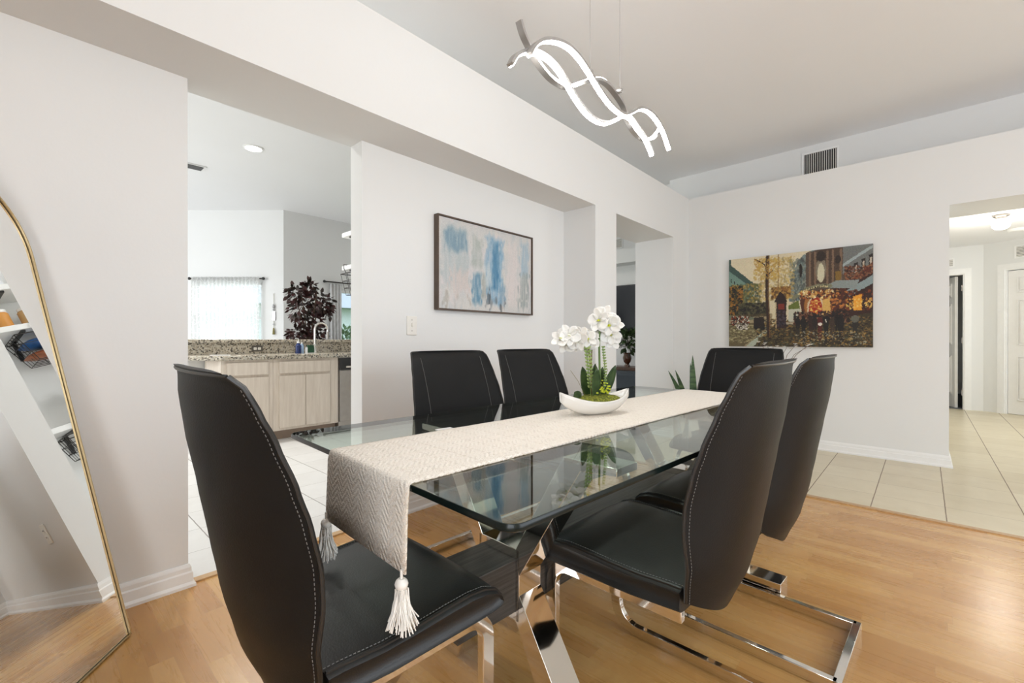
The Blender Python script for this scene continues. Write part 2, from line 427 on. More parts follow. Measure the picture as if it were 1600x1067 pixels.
# baseboards: profile swept with mitred corners
def baseboard(name, pts, side, h=.095):
    prof = [(0, 0), (.024, 0), (.024, .012), (.016, .022), (.014, h*.62), (.010, h*.68), (.009, h*.85), (.004, h), (0, h)]
    P = [Vector((p[0], p[1])) for p in pts]; rs = []
    for i, p in enumerate(P):
        d1 = (P[i]-P[i-1]).normalized() if i > 0 else None
        d2 = (P[i+1]-P[i]).normalized() if i < len(P)-1 else None
        n1 = Vector((-d1.y, d1.x))*side if d1 else None; n2 = Vector((-d2.y, d2.x))*side if d2 else None
        if n1 and n2: b = (n1+n2); b = b/max(.2, b.dot(n1))
        else: b = n1 or n2
        rs.append([(p.x+b.x*a, p.y+b.y*a, z) for a, z in prof])
    return struct(name, MB().rings(rs), 'trim', smooth=0)
baseboard('baseboard_left', [(XL, YP), (X1, YP), (X1, YB)], -1)
baseboard('baseboard_niche', [(X2, YB), (X2, YP), (X3, YP), (X3, YF), (X4, YF), (X4, YB)], -1)
baseboard('baseboard_corner', [(X5, YB), (X5, YF), (XR, YF), (XR, Y6), (XB+T, Y6)], -1)
baseboard('baseboard_side', [(XL, YBK), (XL, YP)], -1)
baseboard('baseboard_hall', [(HA, .75), (HA, .44)], -1)
struct('trim_1', MB().prism([(X1, 2.315), (X2, 2.315), (X2, 2.355), (X1, 2.355)], .0, .007), plain('oak_strip', (.52, .33, .16), .4), smooth=0)
struct('trim_2', MB().prism([(XT-.02, YBK), (XT+.02, YBK), (XT+.02, 2.0), (XT-.02, 2.0)], .0, .007), plain('oak_threshold', (.50, .31, .15), .4), smooth=0)

# ------------------------------------------------------------------ dining chairs
def interp(z, tab):
    z = min(max(z, tab[-1][0]), tab[0][0])
    for (a, va), (b, vb) in zip(tab, tab[1:]):
        if (z-a)*(z-b) <= 0:
            t = (z-a)/(b-a); t = t*t*(3-2*t)*.35+t*.65
            return va+(vb-va)*t
    return tab[-1][1]
O = .28                                                             # chair origin sits .28 m in front of the back's top
REAR = [(.995, .004), (.95, .0), (.88, .008), (.74, .033), (.66, .048), (.54, .070), (.43, .098), (.335, .138)]
EDGE = [(.995, .012), (.985, .030), (.965, .047), (.93, .062), (.88, .084), (.80, .112), (.74, .130), (.66, .146), (.60, .148), (.52, .144), (.45, .155), (.335, .175)]
HALF = [(.995, .205), (.985, .216), (.965, .224), (.90, .236), (.80, .252), (.70, .262), (.60, .264), (.50, .250), (.42, .226), (.335, .20)]
ZB = .335
def zmap(z, q):
    zb = ZB+.095*q**1.4
    return zb+(z-ZB)*(.995-zb)/(.995-ZB)
def back_ring(z, n=10):
    pts = []
    for k in range(2*n+1):                                          # rear side, edge to edge
        s = -1+k/n; f = 1-(1-abs(s))**1.5
        z2 = zmap(z, f); r, e, h = interp(z2, REAR), interp(z2, EDGE), interp(z2, HALF)
        pts.append((r+(e-r)*f**2.3-O, h*math.copysign(f, s), z2))
    for s in (.95, .6, 0, -.6, -.95):                             # front face
        z2 = zmap(z, abs(s)); r, e, h = interp(z2, REAR), interp(z2, EDGE), interp(z2, HALF)
        pts.append((e+.002-.014*(1-s*s)-O, h*s, z2))
    return pts
def edge_pt(z, s, q=1.0, out=0.):
    z = zmap(z, q); r, e, h = interp(z, REAR), interp(z, EDGE), interp(z, HALF)
    return Vector((r+(e-r)*q**2.3-O, s*h*q, z))
def stitches(path, r=.0007, ln=.0045, gap=.0035, off=(0, 0, 0)):
    mb = MB(); P = [Vector(p)+Vector(off) for p in path]; carry = 0.
    L = [0]
    for a, b in zip(P, P[1:]): L.append(L[-1]+(b-a).length)
    def at(d):
        for i in range(len(P)-1):
            if d <= L[i+1]: return P[i].lerp(P[i+1], (d-L[i])/max(1e-9, L[i+1]-L[i]))
        return P[-1]
    d = 0
    while d+ln < L[-1]:
        mb.tube([at(d), at(d+ln)], r, 4); d += ln+gap
    return mb
def make_chair():
    t = thing('dining_chair', 'x', 'chair')
    zs = [.335, .337, .345, .36, .385, .41, .45, .49, .53, .57, .61, .65, .69, .73, .77, .81, .85, .89, .92, .945, .962, .975, .984, .99]
    rings = [back_ring(z) for z in zs]
    for k, zz_, in ((.93, .9945), (.6, .9965), (.2, .997)):
        rings.append([((.016-O)+(p[0]-.016+O)*k, p[1]*(.3+.7*k if k < .9 else .99), zz_) for p in back_ring(.992)])
    mb = MB(); mb.rings(rings)
    back = mb.build('backrest', 'leather', t, smooth=50)
    # piping down both side edges and round the top
    zz = [.337+.0210*i for i in range(32)]
    for s in (-1, 1):
        MB().tube([edge_pt(z, s)+Vector((.001, s*.001, 0)) for z in zz], .0042, 6, up=(1, 0, 0)).build('piping', 'piping', back)
        mbs = stitches([edge_pt(z, s, .965)+Vector((-.0008, s*.0010, 0)) for z in zz[:-1]])
        tag(mbs.build('stitching', 'thread', back, smooth=0), 'pale grey stitching')
        front = [Vector((interp(z, EDGE)-.012*.25-O+.0035, s*(.176+.01*(1-z)), z)) for z in [.5+.0235*i for i in range(21)]]
        tag(stitches(front, .0008, .010, .001).build('seam', 'thread', back, smooth=0), 'pale grey seam on the front face')
    ringtop = [Vector(p) for p in back_ring(.988)][:21]
    MB().tube([p+Vector((-.001, 0, .001)) for p in ringtop], .0028, 6).build('piping', 'piping', back)
    # seat cushion: side profile lofted across the width
    prof = [(.17, .455), (.20, .455), (.28, .455), (.36, .457), (.44, .462), (.50, .464), (.545, .460), (.578, .448), (.597, .430), (.602, .412),
            (.594, .402), (.570, .397), (.52, .396), (.42, .396), (.30, .396), (.20, .398), (.17, .400)]
    def seat_section(y, shrink, fr=0.):
        cx, cz = .37, .422
        return [(cx+(x-cx)*(1-fr)-O, y*(1 if x > .25 else .97), cz+(z-cz)*shrink) for x, z in prof]
    ys = [(-.229, .50, .035), (-.236, .78, .018), (-.232, .94, .006), (-.215, 1.04, .0), (-.16, 1.20, -.002), (-.08, 1.28, -.003), (0, 1.30, -.004)]
    ys = ys+[(-y, a, b) for y, a, b in ys[-2::-1]]
    seat = MB().rings([seat_section(*q) for q in ys]).build('seat', 'leather_seat', t, smooth=60)
    for s in (-1, 1):
        edge = [Vector((x*.99+.003-O, s*.226*(1 if x > .25 else .97), z+.001)) for x, z in prof[:10]]
        MB().tube(edge, .0042, 6, up=(0, 1, 0)).build('piping', 'piping', seat)
        tag(stitches([p+Vector((0, -s*.010, .0025)) for p in edge[:8]], .0009).build('stitching', 'thread', seat, smooth=0), 'grey stitching')
    # cantilever frame of flat chrome bar
    hw, a, b = .190, .018, .011
    bar = [(-b, -a), (b, -a), (b, a), (-b, a)]
    for s in (-1, 1):
        y = s*hw
        path = [(.18, .376), (.30, .376), (.44, .376)]+arc(.520, .316, .060, 90, 0, 8)[0:]+[(.580, .2)]+arc(.495, .103, .085, 0, -90, 8)+[(.30, .018), (.12, .018), (-.045, .018)]
        nr = []
        pts = [(x-O, y, z) for x, z in path]
        mb = MB(); mb.sweep(pts, [(q, p) for p, q in bar] if False else bar, up=[Vector((0, 1, 0)).cross(Vector((1, 0, 0)))*0+Vector((0, 0, 1))]*len(pts)) if False else None
        # in-plane normal is turned with the path, side axis stays along y
        P = [Vector(p) for p in pts]; rs = []
        for i in range(len(P)):
            d = (P[min(i+1, len(P)-1)]-P[max(i-1, 0)]).normalized(); nn = Vector((0, 1, 0)).cross(d)
            rs.append([P[i]+Vector((0, u, 0))+nn*v for u, v in bar])
        mb.rings(rs).build('leg', 'chrome', t, bevel=.002)
    MB().cbox((-.045-O, 0, .018), (.024, 2*hw+.022, .036)).build('crossbar', 'chrome', t, bevel=.002)
    MB().cbox((.30-O, 0, .385), (.20, 2*hw, .012)).cbox((.44-O, 0, .385), (.03, 2*hw, .014)).build('seat_bracket', 'chrome', t, bevel=.002)
    return t
chair0 = make_chair()
CH = [  # back-top point, facing, label
    ((.195, 1.005), -2, 'black leather dining chair at the near head of the table, before the hanging runner end'),
    ((1.272, .250), 89.5, 'black leather chair on the right side of the table, the nearer of those two'),
    ((1.825, .228), 88, 'black leather chair on the right side of the table, half hidden behind its nearer twin'),
    ((1.404, 1.735), -93, 'black leather chair facing us below the abstract picture, left one of that pair'),
    ((1.955, 1.725), -93, 'black leather chair facing us just left of the orchid, right one of that pair'),
    ((3.20, .86), 177, 'black leather chair at the far head of the table, beside the snake plant'),
]
for i, ((bx, by), a, lab) in enumerate(CH):
    o = chair0 if i == 0 else copy_tree(chair0)
    o.location = (bx+O*math.cos(R(a)), by+O*math.sin(R(a)), 0); o.rotation_euler = (0, 0, R(a)); o['label'] = lab
    o['category'] = 'chair'; o['group'] = 'black cantilever chairs round the glass table'

# ------------------------------------------------------------------ table (local x runs along it from the near edge)
TA = -2.9
tb = thing('dining_table', 'long clear glass dining table on polished chrome crossed legs with a dark wood beam', 'table', (.524, .955, 0), R(TA))
TL, TW, TZ = 2.06, .99, .760
rc = .035
def rrect(x0, x1, y0, y1, r, n=5):
    return arc(x1-r, y1-r, r, 0, 90, n)+arc(x0+r, y1-r, r, 90, 180, n)+arc(x0+r, y0+r, r, 180, 270, n)+arc(x1-r, y0+r, r, 270, 360, n)
i_ = .004
inner = rrect(i_, TL-i_, -TW/2+i_, TW/2-i_, rc-i_)
gt = MB().prism(inner, TZ-.014, TZ).build('glass_top', 'glass', tb, smooth=0)
outer = rrect(0, TL, -TW/2, TW/2, rc); e = MB()
n = len(inner)
e.rings([[(*inner[k], TZ-.0004), (*[inner[k][j]+(outer[k][j]-inner[k][j])*.5 for j in (0, 1)], TZ-.0002), (*outer[k], TZ-.004), (*outer[k], TZ-.012), (*inner[k], TZ-.0145)] for k in range(n)], True, False, True)
tag(e.build('glass_edge', 'glass_edge', tb), 'dark polished green edge of the glass')
BZ0, BZ1, BW = .270, .420, .150
MB().box((.22, -BW/2, BZ0), (TL-.22, BW/2, BZ1)).build('beam', 'dark_wood', tb, bevel=.002)
def x_frame(x):
    f = MB(); a, b = x-.046, x+.046; W2 = BW/2+.012; zt, zb = BZ1+.028, BZ0-.028
    # collar round the beam
    f.box((a, -W2, BZ1), (b, W2, zt)); f.box((a, -W2, zb), (b, W2, BZ0)); f.box((a, -W2, zb), (b, -BW/2, zt)); f.box((a, BW/2, zb), (b, W2, zt))
    o = f.build('leg_collar', 'chrome', tb, bevel=.0015)
    for s in (-1, 1):
        lo = [(s*W2, BZ0+.05), (s*(W2+.165), .072), (s*(W2+.37), .072), (s*(W2+.37), 0), (s*(W2+.115), 0), (s*(W2-.014), zb)]
        up = [(s*W2, BZ1-.045), (s*(W2+.215), .748-.030), (s*(W2+.32), .748-.022), (s*(W2+.32), .7455), (s*(W2+.16), .7455), (s*(W2-.014), zt)]
        for P in (lo, up):
            if s < 0: P = P[::-1]
            MB().prism([(p[0], p[1]) for p in P], a, b, 'x').build('leg', 'chrome', tb, bevel=.0015)
    return o
x_frame(.475); x_frame(TL-.475)

# runner lying on the glass, near end hanging down
rn = thing('table_runner', 'cream woven table runner with white corner tassels lying along the glass table', 'table runner', (.524, .955, 0), R(TA))
ry0, ry1 = -.208, .175; zt = TZ+.0015
path = [(-.012, zt-.175), (-.010, zt-.12), (-.008, zt-.06), (-.006, zt-.02)]+[(-.004+.012*(1-math.cos(R(q))), zt-.012+.016*math.sin(R(q))) for q in (10, 35, 60, 90)]+[(.05+.05*k, zt+.003) for k in range(0, int((TL-.06)/.05))]
path += [(TL-.01, zt+.003), (TL+.004, zt-.004), (TL+.009, zt-.03), (TL+.012, zt-.12), (TL+.014, zt-.17)]
random.seed(3); rs = []; NW = 26
def cloth(path, y0, y1, th):
    rs = []
    for (x, z) in path:
        row = []
        for k in range(NW+1):
            y = y0+(y1-y0)*k/NW
            w = .0012*mnoise.noise(Vector((x*9, y*9, 1)))+0
            e = (random.random()-.5)*.003 if k in (0, NW) else 0
            row.append((x+w*(1 if z < zt-.03 else 0), y+e, z+(w if z > zt-.01 else 0)+th))
        rs.append(row)
    return rs
rt = MB(); rt.rings(cloth(path, ry0, ry1, 0), closed=False, cap=False)
ro = rt.build('cloth', 'runner', rn, smooth=60)
sm = ro.modifiers.new('thick', 'SOLIDIFY'); sm.thickness = .004; sm.offset = 1
def tassel(x, y, z, spread=1.):
    h = MB(); h.tube([(x, y, z+.018), (x, y, z)], .003, 6); h.ball((x, y, z-.010), .0135, 12, (1, 1, .95))
    o = h.build('tassel', 'yarn', rn)
    k = MB()
    for i in range(130):
        a = random.random()*6.283; r = .004+.008*random.random(); L = .062+.022*random.random(); s = spread*(.5+.6*random.random())
        pts = [(x+r*math.cos(a)*(1-t)+math.cos(a)*s*.026*t**1.3+.002*math.sin(t*7+i), y+r*math.sin(a)*(1-t)+math.sin(a)*s*.026*t**1.3, z-.018-L*t) for t in (0, .25, .5, .75, 1)]
        k.tube(pts, .0013, 4)
    k.build('tassel_fringe', 'yarn', o)
tassel(-.014, ry0+.008, zt-.185, 1.15); tassel(-.014, ry1-.008, zt-.172, 1.0)
tassel(TL+.016, ry0+.008, zt-.18); tassel(TL+.016, ry1-.008, zt-.18)

# small white card half under the runner's edge
cd = MB().prism(rrect(-.028, .028, -.010, .010, .002, 2), TZ+.001, TZ+.004).build('place_card', 'white')
cd.location = (.905, 1.128, 0); cd.rotation_euler = (0, 0, R(-8))
tag(cd, 'small white card lying on the glass at the edge of the cream runner', 'card')

# ------------------------------------------------------------------ orchid in a white boat bowl
BX, BY = 1.475, .925
oz = TZ+.0095
def petal(mb, base, d, up, L, Wd, cup=.25, n=5):
    d = Vector(d).normalized(); up = Vector(up); sd = d.cross(up).normalized(); nn = sd.cross(d).normalized()
    rows = []
    for i in range(n+1):
        t = i/n; w = Wd*math.sin(math.pi*min(.97, .10+.87*t))**.7*(1 if t < .99 else .35)
        c = Vector(base)+d*L*t+nn*(cup*L*(t*t))
        rows.append([c-sd*w+nn*w*.25, c-sd*w*.5+nn*w*.05, c, c+sd*w*.5+nn*w*.05, c+sd*w+nn*w*.25])
    mb.rings(rows, False, False); return mb
def solid(o, t=.001):
    m = o.modifiers.new('thick', 'SOLIDIFY'); m.thickness = t; return o
orc = thing('potted_orchid', 'white artificial orchid with green leaves and moss in a boat-shaped white bowl on the runner', 'orchid', (BX, BY, oz), R(-20))
# bowl: pointed boat with raised tips
rows = []
for i in range(25):
    u = -1+i/12; x = .158*u
    hw_ = .062*(1-abs(u)**2.4)+.0015; rim = .050+.036*abs(u)**2.2; bot = .0+.055*abs(u)**2.6
    row = []
    for k in range(13):
        v = -1+k/6; yy = hw_*math.copysign(abs(v)**.8, v); zz_ = bot+(rim-bot)*abs(v)**2.2
        row.append((x, yy, zz_))
    rows.append(row)
bw = MB().rings(rows, False, False).build('bowl', 'ceramic', orc, smooth=60)
q = bw.modifiers.new('thick', 'SOLIDIFY'); q.thickness = .005; q.offset = 1
rows = []
for i in range(17):
    u = -1+i/8; x = .118*u; row = []
    for k in range(11):
        v = -1+k/5; hw_ = .050*math.sqrt(max(.02, 1-u*u*.95))
        row.append((x, hw_*v, .038+.034*math.sqrt(max(0, 1-v*v))*math.sqrt(max(0, 1-u*u*.8))+.003*mnoise.noise(Vector((x*60, v*5, 0)))))
    rows.append(row)
MB().rings(rows, False, False).build('moss', 'moss', orc)
random.seed(11)
for k, (dx, dy, lx, L) in enumerate([(-.03, .01, -.030, .125), (-.012, -.015, -.010, .120), (.008, .02, .005, .130), (.03, -.005, .055, .135), (.022, .02, .03, .12), (-.085, -.012, -.05, .06)]):
    m_ = MB(); petal(m_, (dx, dy, .055), (lx, dy*.6, L), (0, -1, .1), L*(1 if k < 5 else .7), .021, .10, 8); solid(m_.build('leaf', 'leaf', orc))
def stem(pts, r, mat, name='stem'):
    # smooth through points
    P = [Vector(p) for p in pts]; out = []
    for i in range(len(P)-1):
        p0, p1, p2, p3 = P[max(i-1, 0)], P[i], P[i+1], P[min(i+2, len(P)-1)]
        for k in range(6):
            t = k/6; out.append(.5*((2*p1)+(p2-p0)*t+(2*p0-5*p1+4*p2-p3)*t*t+(3*p1-p0-3*p2+p3)*t**3))
    out.append(P[-1])
    return MB().tube(out, r, 7, up=(0, 1, .01)).build(name, mat, orc)
stem([(.022, 0, .06), (.020, 0, .16), (.018, .0, .29), (.030, .0, .355), (.05, 0, .37)], .0042, 'stemg')
stem([(-.012, .005, .06), (-.020, .005, .16), (-.036, .0, .255), (-.08, 0, .288), (-.14, 0, .288)], .0034, 'stem')
stem([(-.006, .012, .06), (-.012, .010, .17), (-.010, .008, .25), (.0, .008, .27)], .0028, 'stem')
def flower(c, face, size, roll):
    f = Vector(face).normalized(); a = f.cross(Vector((0, 0, 1))).normalized(); b = a.cross(f).normalized()
    m_ = MB()
    for k in range(5):
        an = roll+k*2*math.pi/5; d = a*math.cos(an)+b*math.sin(an)
        petal(m_, Vector(c)+d*.002, d+f*.15, f, size*(1.0 if k % 2 == 0 else .92), size*(.50 if k in (1, 4) else .36), .12, 6)
    o = solid(m_.build('flower', 'petal', orc, smooth=60), .0006)
    l = MB(); petal(l, c, f-b*.6, b, size*.4, size*.16, .3, 4); l.ball(Vector(c)+f*.004, size*.10, 8)
    solid(tag(l.build('flower_lip', 'yellow', o, smooth=60), 'yellow green centre'), .0006)
FL = [(-.158, .0, .282), (-.130, -.012, .295), (-.102, -.02, .280), (-.075, .0, .290), (-.045, -.012, .282), (-.018, .01, .278), (-.12, .015, .265), (-.07, .02, .262), (-.030, .015, .262),
      (.002, -.018, .352), (.030, -.012, .372), (.058, .004, .356), (.078, -.01, .332), (.040, -.03, .335), (.062, -.01, .300), (.084, .006, .275), (.018, .01, .325), (.060, .01, .320)]
fc = Vector((-BX, -BY, .1)); fc = Matrix.Rotation(R(20), 4, 'Z') @ fc
for c in FL:
    face = fc.normalized()+Vector((random.uniform(-.7, .7), random.uniform(-.5, .5), random.uniform(-.3, .6)))
    flower(c, face, random.uniform(.036, .048), random.uniform(0, 6))
# fern frond, curling tendrils and yellow blossom
fr = MB(); fs = MB()
fpts = [Vector((-.030-.022*t, -.012, .06+.185*t)) for t in [i/14 for i in range(15)]]
fs.tube(fpts, .0016, 5)
for i, p in enumerate(fpts[3:]):
    for s in (-1, 1): petal(fr, p, (s, -.3, .45), (0, -1, 0), .020, .0045, .1, 3)
fpts2 = [Vector((.030+.006*math.sin(t*4), -.012, .08+.17*t)) for t in [i/16 for i in range(17)]]
fs.tube(fpts2, .0016, 5)
for i, p in enumerate(fpts2[2:]):
    for s in (-1, 1): petal(fr, p, (s, -.3, .35), (0, -1, 0), .010, .0035, .1, 3)
solid(fr.build('fern_frond', 'fern', orc), .0006); fs.build('frond_stalk', 'stemg', orc)
yb = MB()
for i in range(34): yb.ball((.022+random.gauss(0, .014), -.022+random.gauss(0, .006), .092+random.gauss(0, .015)), random.uniform(.003, .006), 6)
yb.build('yellow_blossom', 'yellow', orc)
gr = MB()
for a, b in (((-.05, 0, .07), (-.115, 0, .165)), ((.03, .01, .08), (.060, .0, .165)), ((.0, .01, .08), (.002, .0, .19))): gr.tube([a, ((a[0]+b[0])/2, 0, (a[2]+b[2])/2+.008), b], .0008, 4)
gr.build('grass_blades', 'stem', orc)

# ------------------------------------------------------------------ hanging light of three waved strands
PX, PY = 1.50, .885
lamp = thing('pendant_light', 'pendant of three wavy grey strands with glowing LED strips hanging over the table', 'pendant light', (PX, PY, HC), 0)
STR = [
 (.030, 'up', [(1.025, 2.024), (1.043, 1.992), (1.074, 1.964), (1.11, 1.938), (1.169, 1.917), (1.224, 1.915), (1.283, 1.927), (1.344, 1.963), (1.41, 2.003), (1.479, 2.037), (1.542, 2.046), (1.609, 2.033), (1.668, 2.009), (1.704, 1.969), (1.754, 1.938), (1.847, 1.932), (1.932, 1.964), (2.007, 2.025), (2.022, 2.051)]),
 (-.010, 'down', [(1.024, 1.903), (1.047, 1.94), (1.082, 1.973), (1.125, 1.997), (1.179, 2.016), (1.235, 2.024), (1.294, 2.015), (1.348, 1.994), (1.405, 1.967), (1.465, 1.944), (1.528, 1.933), (1.595, 1.936), (1.653, 1.964), (1.727, 2.009), (1.806, 2.03), (1.89, 2.023), (1.964, 1.991), (2.027, 1.933)]),
 (.010, 'down', [(.963, 1.854), (.985, 1.889), (1.017, 1.916), (1.057, 1.937), (1.1, 1.95), (1.151, 1.953), (1.206, 1.94), (1.255, 1.912), (1.306, 1.884), (1.36, 1.864), (1.427, 1.859), (1.498, 1.874), (1.563, 1.909), (1.631, 1.952), (1.691, 1.961), (1.754, 1.944), (1.82, 1.924), (1.862, 1.899), (1.893, 1.871)])]
def smooth_path(P, n=5):
    out = []
    for i in range(len(P)-1):
        p0, p1, p2, p3 = [Vector(P[max(0, min(len(P)-1, j))]) for j in (i-1, i, i+1, i+2)]
        for k in range(n):
            t = k/n; out.append(.5*((2*p1)+(p2-p0)*t+(2*p0-5*p1+4*p2-p3)*t*t+(3*p1-p0-3*p2+p3)*t**3))
    out.append(Vector(P[-1])); return out
for dy, side, pts in STR:
    P = smooth_path([(x-PX, dy, z-HC) for x, z in pts])
    hw_, th = .011, .005
    def ribbon(w0, t0, t1):
        rs = []
        for i in range(len(P)):
            d = (P[min(i+1, len(P)-1)]-P[max(i-1, 0)]).normalized(); nn = Vector((0, 1, 0)).cross(d)*(-1 if side == 'up' else 1)
            nn = -nn if nn.z > 0 and side == 'down' else nn
            nn = -nn if nn.z < 0 and side == 'up' else nn
            rs.append([P[i]+Vector((0, w0, 0))+nn*t0, P[i]-Vector((0, w0, 0))+nn*t0, P[i]-Vector((0, w0, 0))+nn*t1, P[i]+Vector((0, w0, 0))+nn*t1])
        return MB().rings(rs)
    o = ribbon(hw_, -th, th).build('strand', 'aluminium', lamp, smooth=40)
    tag(ribbon(hw_*.74, th-.0005, th+.003).build('led_strip', 'led', o, smooth=40), 'glowing white LED strip')
for x, z in ((1.39, 2.02), (1.606, 2.04)):
    MB().tube([(x-PX, .01, z-HC), (x-PX, .01, -.02)], .0011, 6, up=(1, 0, 0)).build('suspension_wire', 'aluminium', lamp)
    MB().cbox((x-PX, .01, z-HC), (.012, .02, .012)).build('wire_clip', 'aluminium', lamp)
MB().box((-.30, -.03, -.032), (.30, .05, -.001)).build('ceiling_canopy', 'white', lamp, bevel=.003)

# ------------------------------------------------------------------ painted pictures (own colours held on a fine grid)
class Canvas:
    def __init__(s, w, h, c):
        s.w, s.h = w, h; s.a = np.ones((h, w, 3))*np.array(c); s.Y, s.X = np.mgrid[0:h, 0:w]; s.X = (s.X+.5)/w; s.Y = 1-(s.Y+.5)/h
        s.r = np.random.RandomState(5)
    def nz(s, sx, sy, seed):
        r = np.random.RandomState(seed); g = r.rand(int(sy)+2, int(sx)+2)
        x = s.X*sx; y = s.Y*sy; i = np.clip(x.astype(int), 0, int(sx)); j = np.clip(y.astype(int), 0, int(sy)); fx = x-i; fy = y-j
        fx = fx*fx*(3-2*fx); fy = fy*fy*(3-2*fy)
        return (g[j, i]*(1-fx)+g[j, i+1]*fx)*(1-fy)+(g[j+1, i]*(1-fx)+g[j+1, i+1]*fx)*fy
    def put(s, m, c, al=1.):
        m = np.clip(m, 0, 1)[..., None]*al; s.a = s.a*(1-m)+np.array(c)*m
    def poly(s, pts, c, al=1., soft=0.004):
        inside = np.zeros((s.h, s.w), bool); n = len(pts)
        for i in range(n):
            (x0, y0), (x1, y1) = pts[i], pts[(i+1) % n]
            if y0 == y1: continue
            k = (y0 > s.Y) != (y1 > s.Y); xc = (x1-x0)*(s.Y-y0)/(y1-y0)+x0
            inside ^= k & (s.X < xc)
        s.put(inside.astype(float), c, al)
    def ell(s, cx, cy, rx, ry, c, al=1., p=6):
        d = ((s.X-cx)/rx)**2+((s.Y-cy)/ry)**2; s.put(np.clip((1.15-d)*p, 0, 1), c, al)
    def line(s, pts, wd, c, al=1.):
        asp = s.w/s.h
        for (x0, y0), (x1, y1) in zip(pts, pts[1:]):
            dx, dy = (x1-x0)*asp, y1-y0; L = dx*dx+dy*dy+1e-9
            t = np.clip((((s.X-x0)*asp)*dx+(s.Y-y0)*dy)/L, 0, 1)
            d = np.hypot((s.X-x0)*asp-t*dx, s.Y-y0-t*dy); s.put(np.clip((wd-d)/wd*3, 0, 1), c, al)
    def dabs(s, n, x0, x1, y0, y1, cols, r=.006, al=.8, el=1.):
        r *= .62; n = int(n*2.1)
        for i in range(n):
            c = np.array(cols[s.r.randint(len(cols))]); c = c*.8+c.mean()*.16; q = r*(.5+s.r.rand()); x = s.r.uniform(x0, x1); y = s.r.uniform(y0, y1)
            xi0, xi1 = int((x-2*q)*s.w), int((x+2*q)*s.w)+2; qy = q*el*1.4; yi0, yi1 = int((1-y-2*qy)*s.h), int((1-y+2*qy)*s.h)+2
            xi0, yi0 = max(0, xi0), max(0, yi0)
            X = s.X[yi0:yi1, xi0:xi1]; Yv = s.Y[yi0:yi1, xi0:xi1]
            if X.size == 0: continue
            m = np.clip((1.2-((X-x)/q)**2-((Yv-y)/qy)**2)*3, 0, 1)[..., None]*al
            s.a[yi0:yi1, xi0:xi1] = s.a[yi0:yi1, xi0:xi1]*(1-m)+np.array(c)*m
    def mesh(s, name, W_, H_, parent, z=0.):
        """grid in the local x-z plane facing -y"""
        mb = MB(); w, h = s.w, s.h
        vs = [((i/w)*W_, z, (1-j/h)*H_) for j in range(h+1) for i in range(w+1)]
        fs = [(j*(w+1)+i, (j+1)*(w+1)+i, (j+1)*(w+1)+i+1, j*(w+1)+i+1) for j in range(h) for i in range(w)]
        mb.add(vs, fs)
        me = bpy.data.meshes.new(name); me.from_pydata(mb.v, [], mb.f); me.update()
        at = me.color_attributes.new('paint', 'FLOAT_COLOR', 'CORNER')
        lin = np.where(s.a <= .04045, s.a/12.92, ((s.a+.055)/1.055)**2.4).reshape(-1, 3)
        col = np.ones((len(lin)*4, 4)); col[:, :3] = np.repeat(lin, 4, axis=0)
        at.data.foreach_set('color', col.astype(np.float32).ravel())
        t = NT(name+'_paint'); c = t.n('ShaderNodeAttribute', attribute_name='paint').outputs['Color']
        nz_ = t.noise(t.obj(), 180, 3); t.set(color=t.mix(t.math('MULTIPLY', nz_, .05), c, (.5, .5, .48)), rough=.7); t.bump(nz_, .3, .002)
        me.materials.append(t.m); o = bpy.data.objects.new(name, me); COL.objects.link(o); o.parent = parent; return o

# abstract picture, cream ground with blue and grey vertical strokes
PW, PH = .925, .60
K = Canvas(230, 150, (.80, .785, .765))
K.put(K.nz(9, 5, 1), (.74, .75, .76), .7); K.put((K.nz(14, 9, 2) > .62)*1., (.83, .79, .79), .4)
K.put(np.clip(K.nz(60, 8, 4)*2-1, 0, 1), (.70, .73, .74), .5)
def stroke(x0, x1, y0, y1, c, al, seed, rag=.04):
    e = (K.nz(60, 18, seed)-.5)*rag; f = (K.nz(40, 6, seed+1)-.5)*rag*2
    m = np.clip((K.X-x0+e)*40, 0, 1)*np.clip((x1-K.X+e)*40, 0, 1)*np.clip((K.Y-y0+f)*14, 0, 1)*np.clip((y1-K.Y+f)*14, 0, 1)
    K.put(m*(.45+.75*K.nz(70, 9, seed+2)), c, al)
stroke(.02, .30, .22, .95, (.66, .70, .71), .8, 20); stroke(.05, .27, .62, .93, (.44, .56, .63), .85, 10); stroke(.10, .30, .12, .50, (.80, .75, .73), .8, 25, .08); stroke(.05, .28, .05, .20, (.60, .57, .52), .55, 30, .12)
stroke(.30, .43, .45, .90, (.64, .67, .65), .75, 40); stroke(.31, .42, .02, .48, (.36, .53, .63), .9, 50); stroke(.40, .49, .08, .46, (.58, .60, .58), .85, 60)
stroke(.455, .66, .06, .94, (.52, .65, .74), .95, 70, .05); stroke(.52, .62, .22, .88, (.25, .47, .61), .95, 80, .03); stroke(.60, .69, .04, .36, (.42, .56, .66), .8, 90)
stroke(.44, .52, .28, .60, (.74, .78, .79), .8, 95); stroke(.46, .66, .03, .17, (.30, .33, .35), .85, 100, .16); stroke(.62, .66, .02, .08, (.70, .50, .43), .7, 105)
stroke(.70, .84, .05, .95, (.82, .79, .78), .9, 110); stroke(.85, .98, .45, .96, (.60, .69, .75), .85, 120); stroke(.84, .98, .04, .56, (.56, .60, .60), .8, 130, .1)
K.a += (np.random.RandomState(9).rand(150, 230, 1)-.5)*.05; K.a = np.clip(K.a, 0, 1)
pic = thing('framed_picture', 'abstract picture of blue and grey vertical strokes in a thin dark wooden frame', 'picture', (1.768, YP, 1.243))
MB().box((.012, -.030, .012), (PW-.012+.01, -.002, PH-.012+.01)).build('backing_board', plain('backing_board', (.3, .27, .24), .8), pic)
